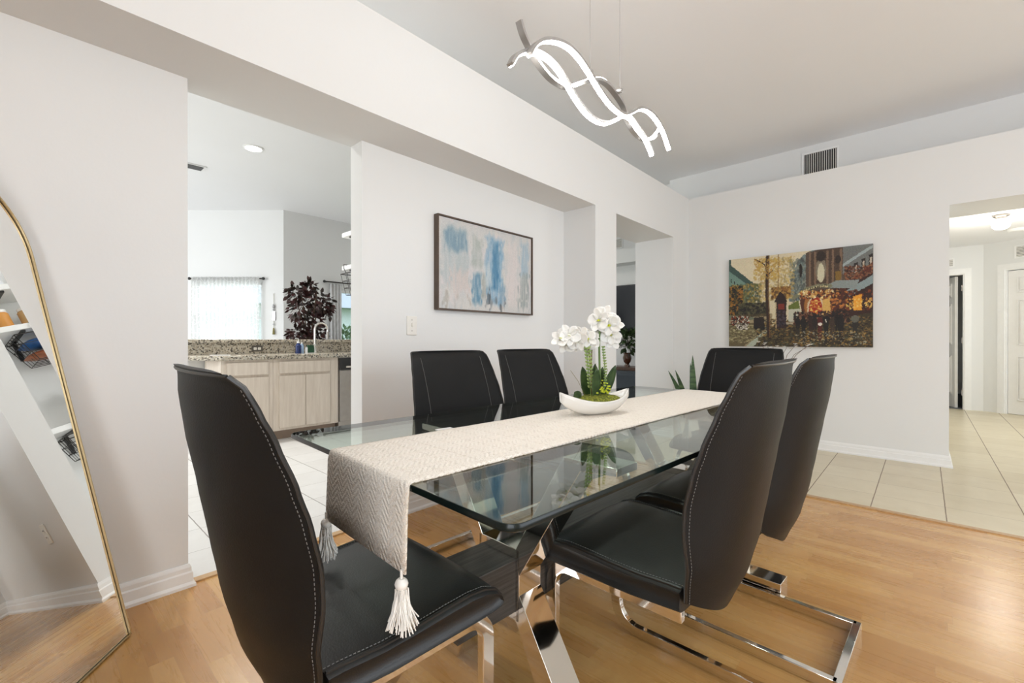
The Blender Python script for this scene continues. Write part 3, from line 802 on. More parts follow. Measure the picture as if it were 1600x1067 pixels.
o = K.mesh('canvas', PW-.012, PH-.012, pic, -.031); o.location = (.011, 0, .011)
fm = plain('walnut_frame', (.085, .055, .038), .45, var=.15)
f = MB(); fw, fd = .009, .042
f.box((0, -fd, 0), (PW+.01, -.001, fw)).box((0, -fd, PH+.01-fw), (PW+.01, -.001, PH+.01)).box((0, -fd, fw), (fw, -.001, PH+.01-fw)).box((PW+.01-fw, -fd, fw), (PW+.01, -.001, PH+.01-fw))
f.build('frame', fm, pic, smooth=0)

# street painting on unframed canvas
VW, VH = 1.205, .925
K = Canvas(340, 260, (.80, .76, .66))
K.put(1-K.Y*1.0, (.74, .70, .58), .6); K.put(K.nz(10, 8, 3), (.86, .82, .72), .5)
teal, dteal, dk, brn, gold_, amber = (.46, .56, .52), (.28, .36, .34), (.12, .10, .09), (.30, .20, .14), (.78, .62, .30), (.70, .48, .18)
K.poly([(0, .92), (.06, .86), (.20, .66), (.20, .30), (0, .30)], teal); K.poly([(0, 1), (.015, 1), (.02, .93), (.22, .68), (.20, .64), (0, .87)], dteal)
for k in range(7): K.poly([(.015+.027*k, .78-.032*k), (.024+.027*k, .77-.032*k), (.024+.027*k, .73-.03*k), (.015+.027*k, .74-.03*k)], dk, .7)
K.dabs(500, .0, .26, .36, .70, [(.42, .44, .24), gold_, (.34, .34, .22), (.60, .52, .28), dteal], .012, .55)
K.dabs(240, .0, .11, .36, .68, [amber, (.55, .40, .14), dk, (.24, .24, .12)], .012, .8); K.dabs(300, .08, .30, .34, .48, [(.28, .27, .18), dk, (.42, .40, .28)], .014, .7)
K.put((K.Y < .36)*(K.X < .34)*1., (.42, .36, .26), .5)
K.poly([(0, .26), (.30, .26), (.27, .17), (.12, .0), (0, 0)], (.42, .38, .28)); K.dabs(260, .0, .28, .04, .24, [(.62, .58, .42), (.34, .30, .22), (.50, .48, .34), (.80, .76, .58)], .014, .5, .4)
K.poly([(.14, .0), (.20, .0), (.31, .17), (.29, .18)], (.66, .68, .62))
K.poly([(.20, 0), (.31, .17), (.38, .27), (1, .34), (1, 0)], (.28, .24, .17)); K.dabs(900, .22, 1., 0, .30, [(.45, .38, .20), (.20, .18, .14), (.58, .50, .30), (.36, .38, .32), (.16, .12, .09), (.66, .50, .24)], .011, .6, .6)
K.dabs(120, .02, .16, .24, .34, [(.60, .28, .14), (.80, .78, .70), dk, (.36, .18, .12)], .009, .9); K.poly([(.20, .32), (.28, .33), (.285, .20), (.20, .20)], (.18, .13, .10)); K.ell(.22, .21, .015, .02, dk); K.ell(.27, .20, .015, .022, dk)
K.dabs(70, .065, .15, .19, .25, [(.85, .83, .78), (.30, .24, .20)], .007, .9)
# far facade and foliage behind the tree
K.poly([(.49, .80), (.56, .96), (.62, 1), (.70, 1), (.70, .5), (.46, .48)], (.50, .55, .54)); K.dabs(200, .47, .66, .48, .92, [(.40, .45, .44), (.56, .58, .52), (.34, .36, .36)], .012, .6, 1.6)
K.dabs(420, .24, .50, .50, .96, [(.80, .68, .36), (.84, .76, .52), (.72, .60, .34), (.62, .56, .40)], .010, .5); K.dabs(260, .34, .47, .52, .64, [gold_, (.60, .42, .22), (.40, .30, .18)], .012, .7)
# theatre building
K.poly([(.58, .52), (.58, .98), (.66, 1), (1, 1), (1, .55), (.80, .50)], (.38, .33, .29))
K.poly([(.60, .95), (.66, 1), (.80, 1), (.80, .62), (.60, .60)], (.34, .28, .24))
for x in (.60, .635, .715, .75, .80): K.poly([(x, .60), (x, .98), (x+.014, .98), (x+.014, .60)], (.50, .42, .35))
K.ell(.68, .79, .034, .12, (.52, .48, .42)); K.ell(.68, .76, .022, .095, (.78, .76, .66)); K.ell(.68, .93, .03, .05, (.24, .20, .18)); K.ell(.79, .88, .018, .04, (.22, .18, .16)); K.poly([(.775, .64), (.775, .76), (.81, .76), (.81, .64)], (.52, .42, .22)); K.ell(.545, .80, .01, .07, (.18, .16, .15))
K.poly([(.82, .72), (.82, 1), (1, 1), (1, .80)], (.47, .48, .47)); K.poly([(.82, .83), (1, .99), (1, .96), (.82, .80)], (.62, .66, .66))
for k in range(4): K.poly([(.845+.044*k, .68+.03*k), (.845+.044*k, .79+.035*k), (.868+.044*k, .80+.035*k), (.868+.044*k, .70+.03*k)], (.20, .17, .16)); K.poly([(.851+.044*k, .70+.03*k), (.851+.044*k, .765+.035*k), (.862+.044*k, .775+.035*k), (.862+.044*k, .71+.03*k)], (.72, .68, .62))
K.poly([(.82, .62), (1, .74), (1, .83), (.90, .70), (.82, .66)], (.40, .22, .15)); K.dabs(160, .83, 1, .66, .80, [(.55, .30, .18), (.30, .16, .12), (.62, .44, .30)], .008, .7)
K.poly([(.53, .56), (.56, .30), (.86, .30), (.86, .60)], (.36, .22, .15)); K.poly([(.84, .30), (1, .34), (1, .72), (.84, .60)], (.26, .15, .11))
K.poly([(.84, .56), (1, .70), (1, .62), (.86, .50)], (.55, .60, .60)); K.poly([(.70, .62), (.78, .67), (.92, .66), (.90, .58), (.74, .60)], (.55, .58, .57))
K.line([(.50, .52), (.58, .60), (.66, .63), (.74, .62)], .022, (.50, .50, .42)); K.line([(.53, .555), (.58, .595), (.66, .625), (.72, .615)], .010, (.78, .74, .58))
for k in range(15):   # lettering dabs along the canopy sign
    x = .555+.0115*k; y = .575+.048*math.sin((x-.53)/.20*1.5); K.line([(x, y-.008), (x, y+.012)], .0035, (.16, .12, .10)); 
    if k % 2: K.line([(x, y+.010), (x+.006, y+.010)], .003, (.16, .12, .10))
K.ell(.645, .43, .075, .14, (.62, .44, .26)); K.ell(.645, .40, .055, .125, (.80, .74, .62)); K.ell(.645, .39, .043, .12, (.62, .18, .10)); K.dabs(60, .61, .68, .32, .48, [(.85, .50, .18), (.70, .22, .10), (.92, .78, .40)], .009, .8)
K.poly([(.69, .32), (.69, .48), (.74, .50), (.74, .30)], (.80, .66, .40)); K.dabs(130, .54, .80, .50, .58, [(.90, .72, .36), (.72, .40, .18), (.30, .14, .10), (.95, .88, .66)], .009, .8)
K.dabs(90, .84, 1, .36, .56, [(.60, .30, .12), (.45, .22, .12), (.26, .14, .10), (.30, .16, .12)], .012, .8); K.poly([(.885, .36), (.885, .50), (.935, .52), (.935, .36)], (.86, .62, .24)); K.dabs(50, .84, 1, .38, .48, [(.92, .66, .26), (.95, .80, .42)], .007, .8); K.dabs(60, .74, .84, .34, .56, [(.40, .18, .12), (.85, .55, .25), (.22, .12, .1)], .012, .7)
K.poly([(.46, .44), (.53, .49), (.54, .40), (.46, .40)], (.42, .46, .24)); K.poly([(.46, .40), (.54, .40), (.54, .27), (.46, .27)], (.72, .72, .66))
# kiosk
K.poly([(.365, .52), (.40, .60), (.44, .53), (.45, .48), (.355, .48)], (.20, .12, .12)); K.poly([(.37, .48), (.445, .48), (.445, .20), (.37, .20)], (.24, .16, .16)); K.poly([(.385, .46), (.43, .46), (.43, .40), (.385, .40)], (.50, .22, .16)); K.line([(.37, .48), (.37, .20)], .006, (.66, .58, .46)); K.dabs(40, .375, .44, .22, .38, [(.14, .12, .18), (.34, .28, .32)], .01, .8)
K.poly([(.445, .26), (.54, .27), (.54, .24), (.445, .24)], (.66, .62, .54))
# crowd
rr = np.random.RandomState(2)
K.dabs(200, .50, .86, .24, .36, [dk, (.22, .12, .10), (.16, .15, .18), (.36, .22, .16), (.55, .40, .30)], .010, .9, 1.4)
for x, h, c in ((.565, .21, dk), (.615, .18, (.24, .15, .13)), (.675, .17, (.36, .14, .12)), (.715, .25, (.10, .09, .10)), (.755, .18, (.30, .24, .20)), (.81, .25, (.13, .11, .12)), (.895, .22, (.20, .19, .17)), (.525, .12, dk), (.64, .15, (.18, .13, .12)), (.785, .16, dk)):
    b = .30-h*.8; K.ell(x, .295, .010, .018, (.50, .36, .28)); K.ell(x, b+h*.52, .017, h*.34, c); K.line([(x-.006, b+h*.3), (x-.008, b)], .008, c); K.line([(x+.006, b+h*.3), (x+.008, b)], .008, c); K.ell(x, b-.05, .012, .05, c, .5); K.ell(x, .312, .009, .009, dk)
K.ell(.675, .235, .014, .016, (.85, .82, .78)); K.ell(.895, .28, .024, .035, (.42, .42, .38)); K.line([(.712, .28), (.716, .25)], .004, (.85, .82, .75))
K.dabs(90, .50, .96, .02, .16, [(.80, .62, .30), (.72, .74, .66), (.85, .72, .44)], .008, .6, .7)
# tree
K.line([(.318, .05), (.312, .30), (.302, .60), (.307, 1.0)], .020, (.24, .17, .12)); K.line([(.325, .05), (.320, .30), (.310, .60), (.314, 1.0)], .005, (.46, .36, .24))
K.line([(.305, .87), (.26, .93), (.21, .97)], .008, brn); K.line([(.306, .78), (.34, .83)], .006, brn); K.line([(.385, .60), (.385, 1.0)], .004, (.5, .4, .28)); K.dabs(150, .20, .40, .74, .98, [(.80, .66, .30), (.72, .56, .28)], .009, .6); K.dabs(160, .24, .40, .0, .10, [dk, (.34, .28, .16), (.44, .40, .24)], .012, .6, .5)
jx = ((K.nz(120, 90, 31)-.5)*3.6+rr.randn(260, 340)*.35).astype(int); jy = ((K.nz(120, 90, 32)-.5)*3.6+rr.randn(260, 340)*.35).astype(int)   # brushy edges
iy, ix = np.mgrid[0:260, 0:340]; K.a = K.a[np.clip(iy+jy, 0, 259), np.clip(ix+jx, 0, 339)]
K.a += (rr.rand(260, 340, 1)-.5)*.07; K.a += (rr.rand(260, 340, 3)-.5)*.03; K.a = np.clip((K.a-.5)*1.18+.46, 0, 1)
vp = thing('canvas_painting', 'unframed canvas painting of an old city street with tree and crowd', 'painting', (XR, 1.545, .985), R(-90))
MB().box((.0, -.036, .0), (VW, -.001, VH)).build('stretcher', plain('canvas_side', (.20, .17, .14), .8, var=.3), vp, smooth=0)
K.mesh('painted_canvas', VW, VH, vp, -.0368)

# ------------------------------------------------------------------ things on the dining walls
def plate(name, label, cat, loc, rz, kind='switch'):
    t = thing(name, label, cat, loc, rz)
    MB().prism(rrect(-.036, .036, -.058, .058, .004, 2), -.006, -.0005, 'y').build('cover_plate', 'ivory', t, bevel=.0015)
    if kind == 'switch':
        MB().cbox((0, -.010, .004), (.009, .012, .022)).build('toggle', 'ivory', t, bevel=.001)
        for z in (-.032, .034): MB().lathe([(0, -.001), (.0035, -.001), (.0035, .0)], (0, 0, 0), 10, Matrix.Translation((0, -.0065, z)) @ Matrix.Rotation(R(90), 4, 'X')).build('screw', 'steel', t)
    else:
        for z in (-.02, .02):
            s_ = MB().prism(rrect(-.015, .015, z-.013, z+.013, .006, 3), -.008, -.006, 'y').build('socket', 'ivory', t)
            MB().cbox((-.006, -.0083, z+.002), (.002, .001, .009)).cbox((.006, -.0083, z+.002), (.002, .001, .008)).build('slot', 'black', s_)
    return t
plate('light_switch', 'ivory toggle light switch on the wall left of the abstract picture', 'light switch', (1.598, YP, 1.137), 0)
plate('wall_outlet', 'ivory power outlet low on the wall under the light switch', 'outlet', (1.60, YP, .43), 0, 'o')

def vent(name, label, loc, rz, w, h, n, vertical=True, dark=True, fr=.018):
    t = thing(name, label, 'vent', loc, rz)
    mb = MB(); mb.box((-w/2-fr, -.012, -h/2-fr), (w/2+fr, 0, -h/2)).box((-w/2-fr, -.012, h/2), (w/2+fr, 0, h/2+fr)).box((-w/2-fr, -.012, -h/2), (-w/2, 0, h/2)).box((w/2, -.012, -h/2), (w/2+fr, 0, h/2))
    mb.build('vent_frame', 'white', t, bevel=.002)
    MB().box((-w/2, -.001, -h/2), (w/2, 0.0, h/2)).build('duct_opening', 'black', t, smooth=0)
    s_ = MB()
    for i in range(n):
        if vertical: x = -w/2+(i+.5)*w/n; s_.cbox((x, -.006, 0), (w/n*.26, .008, h))
        else: z = -h/2+(i+.5)*h/n; s_.cbox((0, -.006, z), (w, .008, h/n*.6))
    s_.build('louvers', 'ivory', t, smooth=0); return t
vent('air_vent', 'white air vent with dark vertical louvers above the ledge of the right wall', (XB, .80, 2.895), R(-90), .285, .215, 15)
vent('return_vent', 'small grey return vent above the open panelled door in the hall', (HA, -.185, 2.235), R(-90), .26, .10, 7, False)
o = vent('wall_register', 'grey louvered register above the closed panelled door in the hall', (0, 0, 0), 0, .20, .14, 7, False)
o.matrix_world = hb @ Matrix.Translation((.46, .0, 2.29))

# ------------------------------------------------------------------ leaning arch mirror
ma = R(52.0); md = Vector((math.cos(ma), math.sin(ma), 0)); mn = Vector((-md.y, md.x, 0)); tilt = R(12.6)
me_ = Vector((0, 0, math.cos(tilt)))+mn*math.sin(tilt); mo = me_.cross(md).normalized()      # mo points out of the glass into the room
mo = -mo if mo.dot(-mn) < 0 else mo
MWD, MH = .60, 1.655
mt = thing('floor_mirror', 'tall arched floor mirror with thin gold frame leaning in the left corner', 'mirror', (.249, 2.07, 0.004))
mm = Matrix((( md.x, me_.x, mo.x, .249), (md.y, me_.y, mo.y, 2.07), (md.z, me_.z, mo.z, .004), (0, 0, 0, 1)))
# local x from the right corner to the left is negative; y up the glass; z out of the glass
rr_ = MWD/2
outl = [(0, 0)]+[(-rr_+rr_*math.cos(R(a)), MH-rr_+rr_*math.sin(R(a))) for a in range(0, 181, 6)]+[(-MWD, 0)]
mt.matrix_world = mm
MB().prism([(x, y) for x, y in outl], -.016, -.0035).build('backing', 'black', mt, smooth=30)
ins = [(min(-.006, max(-MWD+.006, -MWD/2+(x+MWD/2)*.98)), max(.006, y-.006 if y > MH/2 else y)) for x, y in outl]
MB().prism(ins, -.0035, -.0018).build('mirror_glass', 'mirror', mt, smooth=0)
fr_ = MB(); pr_ = [(-.0, -.018), (.0, .007), (-.007, .007), (-.007, -.002), (-.007, -.018)]
n = len(outl); rs = []
for i, (x, y) in enumerate(outl):
    a = Vector(outl[i-1]); b = Vector((x, y)); c = Vector(outl[(i+1) % n])
    n1 = (b-a).normalized(); n2 = (c-b).normalized(); n1 = Vector((-n1.y, n1.x)); n2 = Vector((-n2.y, n2.x)); nn = (n1+n2).normalized(); k = 1/max(.3, nn.dot(n1))
    rs.append([(x+nn.x*k*u, y+nn.y*k*u, h) for u, h in ((0, -.016), (0, .006), (.0035, .006), (.0035, -.016))])
fr_.rings(rs, True, False, True).build('mirror_frame', 'gold', mt, smooth=30)

# ------------------------------------------------------------------ kitchen peninsula
CF, CB = 4.98, 5.56                                                 # cabinet fronts, backsplash face
def front_panel(parent, name, x0, x1, z0, z1, y=CF):
    return MB().box((x0, y-.019, z0), (x1, y-.001, z1)).build(name, 'pale_wood', parent, bevel=.003)
c1 = thing('base_cabinet', 'pale wood base cabinet at the left end of the peninsula, one drawer over one door', 'cabinet', (1.27, 0, 0))
MB().box((0, CF, .10), (.47, CB-.02, .852)).build('cabinet_body', 'pale_wood', c1, smooth=0)
MB().box((.03, CF+.07, 0), (.47, CB-.05, .10)).build('toe_kick', 'toe', c1, smooth=0)
front_panel(c1, 'drawer', .045, .425, .70, .825); front_panel(c1, 'door', .045, .425, .125, .675)
c2 = thing('base_cabinet', 'pale wood sink cabinet in the peninsula, wide false drawer over a pair of doors', 'cabinet', (1.742, 0, 0))
MB().box((0, CF, .10), (.70, CB-.02, .852)).build('cabinet_body', 'pale_wood', c2, smooth=0)
MB().box((0, CF+.07, 0), (.70, CB-.05, .10)).build('toe_kick', 'toe', c2, smooth=0)
front_panel(c2, 'drawer', .055, .60, .70, .825); front_panel(c2, 'door', .055, .325, .125, .675); front_panel(c2, 'door', .330, .60, .125, .675)
dw = thing('dishwasher', 'stainless dishwasher with black control panel beside the sink cabinet', 'dishwasher', (2.447, 0, 0))
MB().box((0, CF, .03), (.60, CB-.02, .85)).build('dishwasher_body', 'steel', dw, smooth=0)
MB().box((.006, CF-.025, .11), (.594, CF-.001, .70)).build('door', 'steel', dw, bevel=.003)
MB().box((.006, CF-.03, .705), (.594, CF-.001, .845)).build('control_panel', 'black', dw, bevel=.003)
MB().tube([(.06, CF-.055, .742), (.54, CF-.055, .742)], .012, 10).cbox((.07, CF-.04, .742), (.012, .03, .012)).cbox((.53, CF-.04, .742), (.012, .03, .012)).build('handle', 'chrome', dw)
MB().box((3.047, CF, 0), (3.6, CB, .852)).build('x', 'pale_wood'); bpy.context.scene.objects['x'].name = 'end_cabinet'
tag(bpy.data.objects['end_cabinet'], 'pale wood cabinet end right of the dishwasher, hidden by the wall', 'cabinet')
ct = MB().prism([(1.20, 5.04), (1.27, 4.95), (3.6, 4.95), (3.6, CB), (1.05, CB), (1.05, 5.20)], .852, .897).build('granite_counter', 'granite', bevel=.006)
tag(ct, 'speckled granite lower worktop of the peninsula with clipped left corner', 'countertop')
pony = struct('wall_peninsula', MB().box((1.06, CB+.02, 0), (3.6, CB+.14, 1.02)), 'wall', smooth=0)
bs = MB().box((1.06, CB, .898), (3.6, CB+.019, 1.02)).build('granite_backsplash', 'granite', smooth=0)
tag(bs, 'speckled granite backsplash strip between worktop and raised bar', 'backsplash')
br = MB().prism([(1.0, CB-.03), (3.6, CB-.03), (3.6, CB+.36), (1.0, CB+.36), (.93, CB+.28), (.93, CB+.05)], 1.021, 1.058).build('granite_bar_top', 'granite', bevel=.006)
tag(br, 'speckled granite raised bar top of the peninsula', 'bar top')
t = thing('wall_outlet', 'brown double outlet on the granite backsplash', 'outlet', (1.775, CB, .955))
MB().box((-.058, -.006, -.034), (.058, -.0005, .034)).build('cover_plate', plain('brown_plate', (.10, .09, .075), .4), t, bevel=.002)
for x in (-.022, .022): MB().prism(rrect(x-.016, x+.016, -.015, .015, .007, 3), -.009, -.006, 'y').build('socket', 'ivory', t)
# faucet
fa = thing('kitchen_faucet', 'chrome high-arc kitchen faucet standing at the sink', 'faucet', (2.38, 5.45, .897))
MB().lathe([(0, 0), (.028, 0), (.028, .012), (.019, .02), (.019, .10), (.014, .11), (0, .11)]).build('faucet_base', 'chrome', fa)
MB().tube([(0, 0, .10), (0, 0, .26)]+[(x, 0, z) for x, z in [(.08+.08*math.cos(R(a)), .28+.085*math.sin(R(a))) for a in range(180, -1, -15)]]+[(.16, 0, .25)], .0115, 12, up=(0, 1, 0)).build('spout', 'chrome', fa)
MB().tube([(.16, 0, .26), (.16, 0, .17)], .016, 12, up=(0, 1, 0)).build('spray_head', 'steel', fa)
MB().tube([(0, -.015, .07), (.0, -.06, .095)], .006, 8, up=(1, 0, 0)).build('handle', 'chrome', fa)
# dish soap, hand soap, sponge
def bottle(name, label, cat, loc, col, capc, h=.13, w=.028, pump=True):
    t = thing(name, label, cat, loc)
    MB().lathe([(0, 0), (w, 0), (w*1.02, .01), (w, h*.62), (w*.5, h*.74), (w*.42, h*.8), (0, h*.8)], n=16).build('bottle_body', col, t)
    m_ = MB().lathe([(0, h*.8), (w*.5, h*.8), (w*.5, h*.92), (0, h*.92)], n=12)
    if pump: m_.tube([(0, 0, h*.9), (0, 0, h*1.15), (-w*1.1, 0, h*1.17)], .004, 6, up=(0, 1, 0))
    m_.build('cap', capc, t); return t
blue = plain('blue_liquid', (.006, .022, .12), .15); blue2 = plain('clear_blue', (.30, .42, .60), .2)
bottle('soap_bottle', 'small bottle of dark blue soap with white pump by the sink', 'soap bottle', (2.125, 5.30, .897), blue, M['white'], .15, .032)
bottle('soap_bottle', 'slim pale bottle standing right of the dark blue soap', 'soap bottle', (2.19, 5.36, .897), blue2, M['white'], .14, .022, False)
sp = thing('sponge_holder', 'green and blue sponges in a clear holder right of the soap bottles', 'sponge holder', (2.26, 5.30, .897))
MB().box((-.045, -.03, 0), (.045, .03, .006)).box((-.045, -.03, .006), (-.042, .03, .07)).box((.042, -.03, .006), (.045, .03, .07)).build('holder', 'white', sp, smooth=0)
MB().box((-.038, -.02, .008), (.038, .0, .095)).build('sponge', plain('green_sponge', (.03, .09, .05), .9), sp, bevel=.003)
MB().box((-.036, .003, .008), (.036, .02, .075)).build('sponge', plain('blue_sponge', (.04, .12, .32), .9), sp, bevel=.003)
# small tray and papers on the near corner of the counter
tr = MB().prism([(-.10, -.05), (.06, -.06), (.11, .05), (-.06, .07)], .8975, .903).build('folded_cloth', 'white'); tr.location = (1.30, 5.12, 0)
tag(tr, 'folded white cloth on the clipped left corner of the granite worktop', 'cloth')
tc = thing('trash_can', 'tall white bin standing behind the left end of the peninsula', 'bin', (1.00, 5.98, 0))
MB().prism(rrect(-.13, .13, -.15, .15, .03), 0, .86).build('bin_body', 'white', tc); MB().prism(rrect(-.135, .135, -.155, .155, .03), .862, .90).build('lid', 'white', tc, bevel=.008)
# recessed light and linear vent in the kitchen ceiling
rl = thing('recessed_light', 'round recessed ceiling light glowing over the peninsula', 'recessed light', (1.64, 5.24, HC))
MB().lathe([(.078, -.001), (.10, -.001), (.10, -.006), (.080, -.012), (.078, -.006)], n=32).build('trim_ring', 'white', rl)
MB().lathe([(0, -.001), (.078, -.001), (.074, -.008), (0, -.010)], n=32).build('lens', 'downlight', rl)
v = thing('ceiling_vent', 'long narrow dark vent in the kitchen ceiling left of the recessed light', 'vent', (1.13, 6.30, HC))
MB().box((-.32, -.09, -.012), (.32, .09, -.001)).build('vent_frame', 'white', v, bevel=.004)
s_ = MB()
for k in range(5): s_.box((-.29, -.07+k*.029, -.02), (.29, -.054+k*.029, -.012))
s_.build('louvers', plain('dark_louver', (.10, .10, .10), .5), v, smooth=0)

# ------------------------------------------------------------------ shelves on the kitchen wall behind the painting wall
WX = 1.95
def shelf(z, label, y1=3.40):
    t = thing('wall_shelf', label, 'shelf', (WX, 0, z))
    MB().box((-.25, 2.50, 0), (0, y1, .034)).build('shelf_board', 'white', t, bevel=.002)
    for y in (2.66, y1-.10):
        MB().box((-.235, y-.010, -.012), (0, y+.010, -.0005)).box((-.012, y-.010, -.13), (0, y+.010, -.012)).build('bracket', 'black', t, smooth=0)
    return t
shelf(1.86, 'white upper wall shelf in the kitchen, above the one with the hanging wire basket')
shelf(1.60, 'white wall shelf in the kitchen carrying jars with a wire basket hung below')
shelf(.94, 'white low wall shelf in the kitchen below the hanging wire basket', 3.12)
def wire_basket(name, label, loc, w, l, h, group=None):
    t = thing(name, label, 'basket', loc); m_ = MB(); r = .0022
    for z in (0, h*.33, h*.66, h):
        k = .86+.14*z/h
        m_.tube([(-w/2*k, -l/2*k, z), (w/2*k, -l/2*k, z), (w/2*k, l/2*k, z), (-w/2*k, l/2*k, z)], r*(1.6 if z == h else 1), 5, closed=True)
    for i in range(9):
        y = -l/2+l*i/8; m_.tube([(-w/2, y, h), (-w/2*.86, y*.86, 0), (w/2*.86, y*.86, 0), (w/2, y, h)], r, 4, up=(0, 1, 0))
    for i in range(1, 5):
        x = -w/2+w*i/5; m_.tube([(x, -l/2, h), (x*.86, -l/2*.86, 0), (x*.86, l/2*.86, 0), (x, l/2, h)], r, 4, up=(1, 0, 0))
    m_.build('wire_frame', 'blackwire', t)
    return t
b = wire_basket('wire_basket', 'black wire basket of packets hanging under the kitchen shelf', (WX-.135, 3.02, 1.405), .22, .82, .17)
hk = MB()
for y in (-.32, .32):
    hk.tube([(-.11, y, .17), (-.13, y, .205), (-.13, y, .234), (-.10, y, .234)], .003, 5, up=(0, 1, 0))
hk.build('hanging_hook', 'blackwire', b)
packs = [('blue', (.02, .10, .30), (-.0, -.25, .112), (.165, .26, .070)), ('orange brown', (.30, .09, .03), (-.0, -.25, .036), (.150, .26, .055)), ('dark red', (.18, .02, .03), (-.0, .06, .034), (.150, .30, .055)), ('white', (.65, .65, .65), (-.0, .12, .108), (.165, .22, .065))]
for nme, c, p, d in packs:
    m_ = MB(); rs = []
    for i in range(9):
        u = -1+i/4; k = (1-abs(u)**4*.85); rs.append([(d[0]/2*math.cos(a)*(.7+.3*k), d[1]/2*u, d[2]/2*math.sin(a)*k) for a in [2*math.pi*q/12 for q in range(12)]])
    o = m_.rings(rs).build('snack_packet', plain('packet_'+nme.replace(' ', '_'), c, .35, var=.4, scale=30)); o.location = (b.location.x+p[0], b.location.y+p[1], b.location.z+p[2]+.008)
    tag(o, nme+' snack packet lying in the hanging wire basket', 'packet')
def jar(name, label, loc, r, h, body, lid):
    t = thing(name, label, 'jar', loc)
    MB().lathe([(0, 0), (r, 0), (r, h*.8), (r*.85, h*.86), (0, h*.86)], n=18).build('jar_body', body, t)
    MB().lathe([(0, h*.86), (r*.9, h*.86), (r*.9, h), (0, h)], n=18).build('lid', lid, t)
orange = plain('orange_label', (.62, .28, .06), .4); tanj = plain('tan_contents', (.55, .36, .16), .4); bl = plain('blue_lid', (.02, .12, .55), .4); gn = plain('green_lid', (.12, .45, .12), .4); clearish = plain('frosted_plastic', (.72, .74, .76), .3)
jar('jar', 'orange jar with white lid nearest the wall end on the lower kitchen shelf', (1.80, 2.62, 1.634), .042, .13, orange, M['white'])
jar('jar', 'tan jar with white lid, second along the lower kitchen shelf', (1.79, 2.74, 1.634), .045, .12, tanj, M['white'])
jar('jar', 'white jar with orange lid, third along the lower kitchen shelf', (1.80, 2.87, 1.634), .040, .12, M['white'], orange)
jar('jar', 'small white bottle at the far end of the lower kitchen shelf', (1.78, 3.30, 1.634), .035, .16, M['white'], M['white'])
jar('jar', 'green lidded tub in the middle of the lower kitchen shelf', (1.80, 3.02, 1.634), .045, .09, clearish, gn)
jar('food_container', 'clear tub with blue lid on the upper kitchen shelf near the wall end', (1.80, 2.66, 1.894), .050, .10, clearish, bl)
jar('food_container', 'clear tub with white lid on the upper kitchen shelf', (1.80, 2.79, 1.894), .045, .09, clearish, M['white'])
jar('food_container', 'frosted beaker with blue lid, third on the upper kitchen shelf', (1.79, 2.91, 1.894), .036, .12, clearish, bl)
vs = thing('grey_vase', 'grey egg-shaped vase on the low kitchen shelf', 'vase', (1.80, 2.82, .974))
MB().lathe([(0, 0), (.05, 0), (.085, .07), (.09, .12), (.07, .19), (.035, .24), (.03, .25), (0, .25)], n=24).build('vase_body', plain('grey_glaze', (.42, .42, .41), .35), vs)
b2 = wire_basket('wire_rack', 'black wire rack hanging below the low kitchen shelf', (WX-.135, 2.85, .76), .22, .5, .15)
hk = MB()
for y in (-.20, .20): hk.tube([(-.11, y, .15), (-.13, y, .175), (-.13, y, .216), (-.10, y, .216)], .003, 5, up=(0, 1, 0))
hk.build('hanging_hook', 'blackwire', b2)

dl = bpy.data.lights.new('recessed_bulb', 'SPOT'); dl.energy = 170; dl.spot_size = R(150); dl.spot_blend = 1; dl.shadow_soft_size = .07; dl.color = (1, .96, .9)
do = bpy.data.objects.new('recessed_bulb', dl); COL.objects.link(do); do.location = (1.64, 5.24, HC-.03)

fill_downlight = copy_tree(rl); fill_downlight.location = (.75, 3.55, HC); fill_downlight['label'] = 'added unseen recessed ceiling light close behind the beam, brightening the kitchen'  # second downlight and its spot, added out of view to brighten the kitchen
fill_bulb = do.copy(); fill_bulb.data = dl.copy(); fill_bulb.data.energy = 110; COL.objects.link(fill_bulb); fill_bulb.location = (.75, 3.55, HC-.03)

# ------------------------------------------------------------------ nook window with blinds and sheer curtain (local frame of the angled wall)
def place(o, m): o.matrix_world = m; return o
wn = MB(); x0, x1, z0, z1 = .33, 1.36, .85, 1.96
wn.box((x0, -.09, z0), (x1, -.03, z0+.04)).box((x0, -.09, z1-.04), (x1, -.03, z1)).box((x0, -.09, z0), (x0+.04, -.03, z1)).box((x1-.04, -.09, z0), (x1, -.03, z1)).box((x0, -.085, 1.38), (x1, -.04, 1.42))
w1 = struct('window_1', wn, 'white', smooth=0); place(w1, dg)
pn = MB().box((x0+.04, -.065, z0+.04), (x1-.04, -.060, z1-.04)).build('pane', 'pane', w1, smooth=0)
bd = MB(); k = 0
zz = z0+.06
while zz < z1-.03:
    bd.box((x0+.02, -.025, zz), (x1-.02, -.010, zz+.0025), None); zz += .021
bl_ = bd.build('window_blind', plain('blind_slat', (.80, .81, .82), .5), smooth=0); place(bl_, dg); tag(bl_, 'white horizontal slat blind inside the nook window behind the sheer curtain', 'blind')
